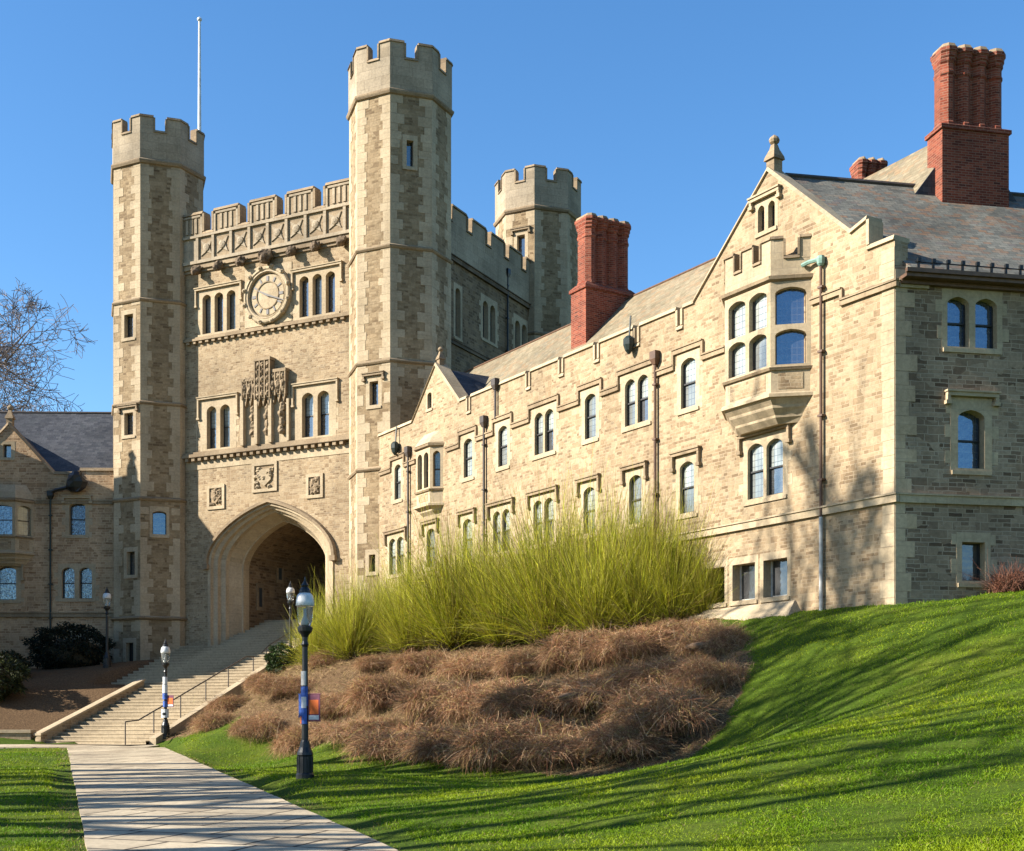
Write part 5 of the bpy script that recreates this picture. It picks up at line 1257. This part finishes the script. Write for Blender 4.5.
names_ = ['leftmost of the front row of yellow-green broom shrubs, its stems arching towards the arch', 'second from the left in the front row of yellow-green broom shrubs', 'third from the left in the front row of yellow-green broom shrubs', 'fourth from the left in the front row of yellow-green broom shrubs',
          'fifth from the left in the front row of yellow-green broom shrubs', 'fifth from the right in the front row of yellow-green broom shrubs', 'fourth from the right in the front row of yellow-green broom shrubs', 'third from the right in the front row of yellow-green broom shrubs', 'second from the right in the front row of yellow-green broom shrubs',
          'smallest yellow-green broom shrub, rightmost, beside the cellar windows', 'leftmost of the back row of broom shrubs against the hall wall', 'second from the left in the back row of broom shrubs', 'third from the left in the back row of broom shrubs', 'rightmost of the back row of broom shrubs against the hall wall']
protos = []
rb = random.Random(5)
for i, (u, Y, s) in enumerate(spots):
    X = (u - U0) / FPX * Y; loc = (X, Y, gz(X, Y) - .03)
    if i < 3:
        t = thing('broom_shrub', loc, names_[i], 'shrub', 'yellow-green broom shrubs below the hall'); v, f, tn = bro[i]
        fast_mesh('stems', v, f, M['stems'], tn, t); k = MB(); k.lump((X, Y, loc[2] + .1), .45, .45, .35, i, 0, 9, .2); k.build('stem_base', M['wood_dark'], t); protos.append(t); t.scale = (s, s, s); t.rotation_euler = (0, 0, rb.uniform(0, 6))
    else: copy_thing(protos[i % 3], loc, rb.uniform(0, 6), names_[i], s * rb.uniform(.97, 1.04))
mou = [mound(21), mound(22), mound(23)]
rows = [('front row nearest the lawn', [(215, 49.5, .7), (258, 46.8, .8), (308, 43.8, .9), (362, 40.4, .95), (415, 37.6, 1.0), (468, 35.6, 1.0), (520, 33.9, 1.05), (570, 32.8, 1.05), (622, 32.2, 1.05), (676, 32.4, 1.0), (712, 33.6, .75)]),
        ('middle row', [(232, 52.4, .65), (290, 49.4, .75), (338, 46.2, .85), (392, 43.2, .9), (448, 40.2, 1.0), (502, 38.0, 1.0), (552, 36.6, 1.05), (604, 35.6, 1.05), (658, 35.4, 1.0), (712, 36.4, .75)]),
        ('back row under the green broom', [(262, 54.6, .55), (330, 51.0, .6), (385, 47.8, .65), (425, 45.4, .7), (482, 42.6, .8), (540, 40.8, .85), (592, 39.6, .9), (640, 38.8, .88), (684, 38.8, .65)])]
ordn = ['first', 'second', 'third', 'fourth', 'fifth', 'sixth', 'seventh', 'eighth', 'ninth', 'tenth', 'eleventh']
mp = []; cnt = 0
for rn, sp in rows:
    for i, (u, Y, s) in enumerate(sp):
        X = (u - U0) / FPX * Y; loc = (X, Y, gz(X, Y) - .05)
        lab = f'mounded brown leafless shrub, {ordn[i]} from the left in the {rn}'
        if cnt < 3:
            t = thing('mounded_shrub', loc, lab, 'shrub', 'brown leafless mounds on the bank'); v, f, tn = mou[cnt]
            fast_mesh('twigs', v, f, M['twigs'], tn, t); core(t, .95, .95, .45, M['wood_brown'], cnt); t.scale = (s, s, s); mp.append(t)
        else: copy_thing(mp[cnt % 3], loc, rb.uniform(0, 6), lab, (s * rb.uniform(1.05, 1.35), s * rb.uniform(1.05, 1.35), s * rb.uniform(.7, 1.15)))
        cnt += 1
r = np.random.default_rng(41); N = 150000
u = r.uniform(165, 770, N); yy = r.uniform(28, 62, N); xx = (u - U0) / FPX * yy
kp = inside(BED, xx + r.normal(0, .15, N), yy + r.normal(0, .15, N)); xx, yy = xx[kp], yy[kp]; n_ = len(xx)
d = unit(np.c_[r.normal(0, 1, (n_, 2)), r.uniform(.15, 1.1, n_)])
pt = (.5 + .3 * np.sin(1.1 * xx + 2 * np.sin(.7 * yy)) + r.normal(0, .2, n_)).clip(0, 1)[:, None]
tint = (np.array((.26, .165, .085)) * (1 - pt) + np.array((.31, .23, .10)) * pt) * (1 + r.normal(0, .3, (n_, 1))).clip(.4, 1.7); gsel = r.uniform(0, 1, n_) < .06; tint[gsel] = (.13, .14, .02)
v, f, tn = ribbons(np.c_[xx, yy, height(xx, yy) - .01], d, r.uniform(.12, .4, n_), np.full(n_, .013), r.uniform(.2, 1.0, n_), 3, tint.clip(0, 1), r, .4, .3)
dg = fast_mesh('dry_ground_cover', v, f, M['twigs'], tn); tag(dg, 'dry brown grass and litter covering the bank between the shrubs', 'ground cover', kind='stuff')
def bush(name, u, Y, rx, ry, H, N, cols, label, size, mat='needles', core_mat='wood_dark', zoff=-.05):
    X = (u - U0) / FPX * Y; loc = (X, Y, gz(X, Y) + zoff); t = thing(name, loc, label, 'shrub'); v, f, tn = leafbush(abs(int(u)) + 3, rx, ry, H, N, cols, size)
    fast_mesh('foliage', v, f, M[mat], tn, t); core(t, rx * .7, ry * .7, H * .8, M[core_mat], abs(int(u))); return t
bush('yew_shrub', 72, 65.2, 2.1, 1.3, 2.1, 9000, [(.010, .018, .009), (.016, .026, .012), (.007, .012, .006)], 'dark spreading yew shrub under the left wing windows', .07)
bush('evergreen_shrub', 284, 57.5, .8, .7, 1.3, 4200, [(.03, .06, .012), (.05, .085, .018), (.025, .045, .01)], 'small dark green shrub beside the top of the stair kerb', .06)
bush('laurel_shrub', -12, 58.0, 1.5, 1.2, 2.2, 5000, [(.04, .05, .012), (.07, .08, .02), (.03, .035, .012)], 'olive green shrub at the left edge of the photo behind the low wall', .08)
bush('laurel_shrub', 10, 61.5, .9, .9, 1.2, 2600, [(.03, .035, .012), (.05, .05, .015), (.025, .028, .01)], 'low dark olive shrub just right of the taller one by the left edge', .07)
t = bush('barberry_shrub', 1014, 34.2, .45, .4, .5, 500, [(.16, .06, .035), (.20, .09, .05)], 'bare reddish twiggy shrub against the end wall at the right edge', .03)
r = np.random.default_rng(9); q = 900; az = r.uniform(0, 6.28, q); ln = r.uniform(.1, 1.1, q)
v, f, tn = ribbons(np.c_[r.normal(0, .25, q), r.normal(0, .2, q), np.zeros(q)], unit(np.c_[np.sin(ln) * np.cos(az), np.sin(ln) * np.sin(az), np.cos(ln)]), r.uniform(.5, 1.15, q), np.full(q, .014), r.uniform(.1, .5, q), 4, pal(r, q, [(.22, .085, .05), (.17, .07, .045), (.26, .13, .08)]), r, .4, .15)
fast_mesh('twigs', v, f, M['twigs'], tn, t)

# ------------------------------------------------------------------ trees
def tree(name, loc, H, r0, seed, label, group=None, levels=4, spread=.62, reach=.62, kids=(7, 7, 6, 5), first=.28, twig=.012, cat='tree', lean=(0, 0)):
    rr = random.Random(seed); x, y, z = loc
    t = thing(name, loc, label, cat, group)
    tr, cr = MB(), MB()
    def branch(p, d, L, rad, lev, mb):
        ns = 6 if lev == 0 else (5 if lev < 3 else 3); pts, rads = [p], [rad]; dd = d.copy()
        for i in range(ns):
            w = .10 if lev == 0 else .22
            dd = (dd + Vector((rr.uniform(-w, w), rr.uniform(-w, w), rr.uniform(-w, w) + (.05 if lev else .12)))).normalized()
            p = p + dd * (L / ns); pts.append(p); rads.append(max(rad * (1 - .82 * (i + 1) / ns), twig * .5))
        mb.tube(pts, rads, (8, 6, 4, 3, 3)[lev], 0, caps=lev < 2)
        if lev >= levels: return
        nk = kids[lev] + rr.randint(-1, 1)
        for k in range(nk):
            f = first + (1 - first) * (k + rr.uniform(.2, .9)) / nk if lev == 0 else .2 + .8 * (k + rr.uniform(.1, .9)) / nk
            i = min(int(f * ns), ns - 1); q = pts[i].lerp(pts[i + 1], f * ns - i); ax = (pts[i + 1] - pts[i]).normalized()
            rp = Vector((rr.gauss(0, 1), rr.gauss(0, 1), rr.gauss(0, .5))); rp = (rp - ax * rp.dot(ax)).normalized()
            ang = rr.uniform(spread * .75, spread * 1.35)
            nd = (ax * math.cos(ang) + rp * math.sin(ang)).normalized()
            ln = L * (reach if lev == 0 else .58) * (1.1 - .5 * f) * rr.uniform(.8, 1.2)
            branch(q, nd, ln, max(rads[i] * rr.uniform(.42, .6), twig * .6), lev + 1, cr)
    branch(Vector((x, y, z - .3)), Vector((lean[0], lean[1], 1)).normalized(), H * .86, r0, 0, tr)
    for nm, mb in (('trunk', tr), ('crown', cr)):
        me = bpy.data.meshes.new(nm); va = np.array(mb.v) - np.array(loc); me.from_pydata(va.tolist(), [], mb.f); me.materials.append(M['bark']); me.update()
        o = bpy.data.objects.new(nm, me); col.objects.link(o); o.parent = t
    return t
Y = 92; X = (-12 - U0) / FPX * Y
tree('bare_tree', (X, Y, 2.5), 26.5, .85, 31, 'tall bare deciduous tree rising behind the left wing roof at the left edge', kids=(15, 10, 8, 7), first=.2, twig=.034, spread=.95)
Y = 105; X = (60 - U0) / FPX * Y
tree('bare_tree', (X, Y, 2.5), 21, .35, 33, 'smaller bare tree showing only its top twigs above the left wing ridge', kids=(10, 7, 6, 5), first=.3, twig=.04, spread=.8)
# trees standing to the left of the picture; they cast the long shadows on lawn, walk and hall wall
off_ = [(-17.5, 14.0, 18), (-25, 17, 24), (-33, 20.5, 27), (-22, 22, 22), (-36, 25.5, 28), (-37, 15, 26), (-43, 21, 28), (-29, 18.8, 27), (-20, 26.5, 22), (-27, 13.2, 25), (-31, 23.5, 26), (-28, 31, 27), (-24, 35.5, 25)]
for i, (x, y, h) in enumerate(off_):
    tree('bare_tree', (x, y, gz(x, y)), h, (.12 + .013 * h) if x > -26 else (.24 + .019 * h), 50 + i, 'bare lawn tree standing left of the walk, outside the picture, casting long shadows', 'bare trees left of the walk', kids=(7, 3, 0, 0), levels=2, first=.42, twig=.07, spread=.7)

tree('bare_tree', (-24.5, 29.0, gz(-24.5, 29.0)), 31.5, .36, 71, 'tall narrow thickly twigged tree left of the walk, outside the picture', kids=(22, 8, 7, 0), levels=3, first=.55, twig=.07, spread=.6, reach=.17)

# ------------------------------------------------------------------ grass
r = np.random.default_rng(77); N = 430000
u = r.uniform(-30, 1054, N); yy = (r.uniform(0, 1, N) ** 1.9) * (52 - 13.2) + 13.2
xx = (u - U0) / FPX * yy
e = np.maximum(PL(yy) - xx, xx - PR(yy)) + np.abs(r.normal(0, .06, N)) + .05 * np.sin(3.1 * yy) + .04 * np.sin(7.3 * yy)
keep = (e > .03) & ~inside(BED, xx, yy) & ~inside(BEDL, xx, yy)
rx, ry = xx - S0.x, yy - S0.y; keep &= ~((np.abs(rx * SR.x + ry * SR.y) < SHW + .6) & (rx * SA.x + ry * SA.y > -1.3))
keep &= ~((yy > 49.8) & (xx < -13.9))
wx = (xx - W.o[0]) * W.n[0] + (yy - W.o[1]) * W.n[1]; ex = (xx - E.o[0]) * E.n[0] + (yy - E.o[1]) * E.n[1]
keep &= (wx > .05) | (ex > .05)
ed = np.clip(e / .5, 0, 1); keep &= r.uniform(0, 1, N) < (.25 + .75 * ed)
xx, yy = xx[keep], yy[keep]; n_ = len(xx); zz = height(xx, yy) - .01
ptc = .45 + .22 * np.sin(2.7 * xx + 2 * np.sin(1.9 * yy)) * np.sin(2.3 * yy + 1.3 * np.sin(1.7 * xx)) + .25 * np.sin(.9 * xx + 1.3 * np.sin(.6 * yy)) + .25 * np.sin(.8 * yy + 1.7 * np.sin(.5 * xx) + 2) + r.normal(0, .12, n_)
ca, cb, cc_ = np.array((.10, .19, .002)), np.array((.24, .29, .005)), np.array((.20, .165, .055))
tint = ca + (cb - ca) * np.clip(ptc, 0, 1)[:, None]; dry = r.uniform(0, 1, n_) < .05; tint[dry] = cc_
worn = (e[keep] < .34 + .2 * np.sin(1.7 * yy) + r.normal(0, .1, n_)) & (r.uniform(0, 1, n_) < .6); tint[worn] = np.array((.21, .16, .06))
tint *= (1 + r.normal(0, .10, (n_, 1))).clip(.6, 1.5)
sc = .75 + yy / 45
lean = r.normal(0, .55, (n_, 2)); d = unit(np.c_[lean, np.ones(n_)])
L = r.uniform(.030, .070, n_) * sc; w = r.uniform(.008, .014, n_) * sc
v, f, tn = ribbons(np.c_[xx, yy, zz], d, L, w, r.uniform(.1, .7, n_), 2, tint, r, .25, .1)
gs = fast_mesh('grass', v, f, M['blades'], tn); tag(gs, 'short green spring lawn grass either side of the walk', 'grass', kind='stuff')
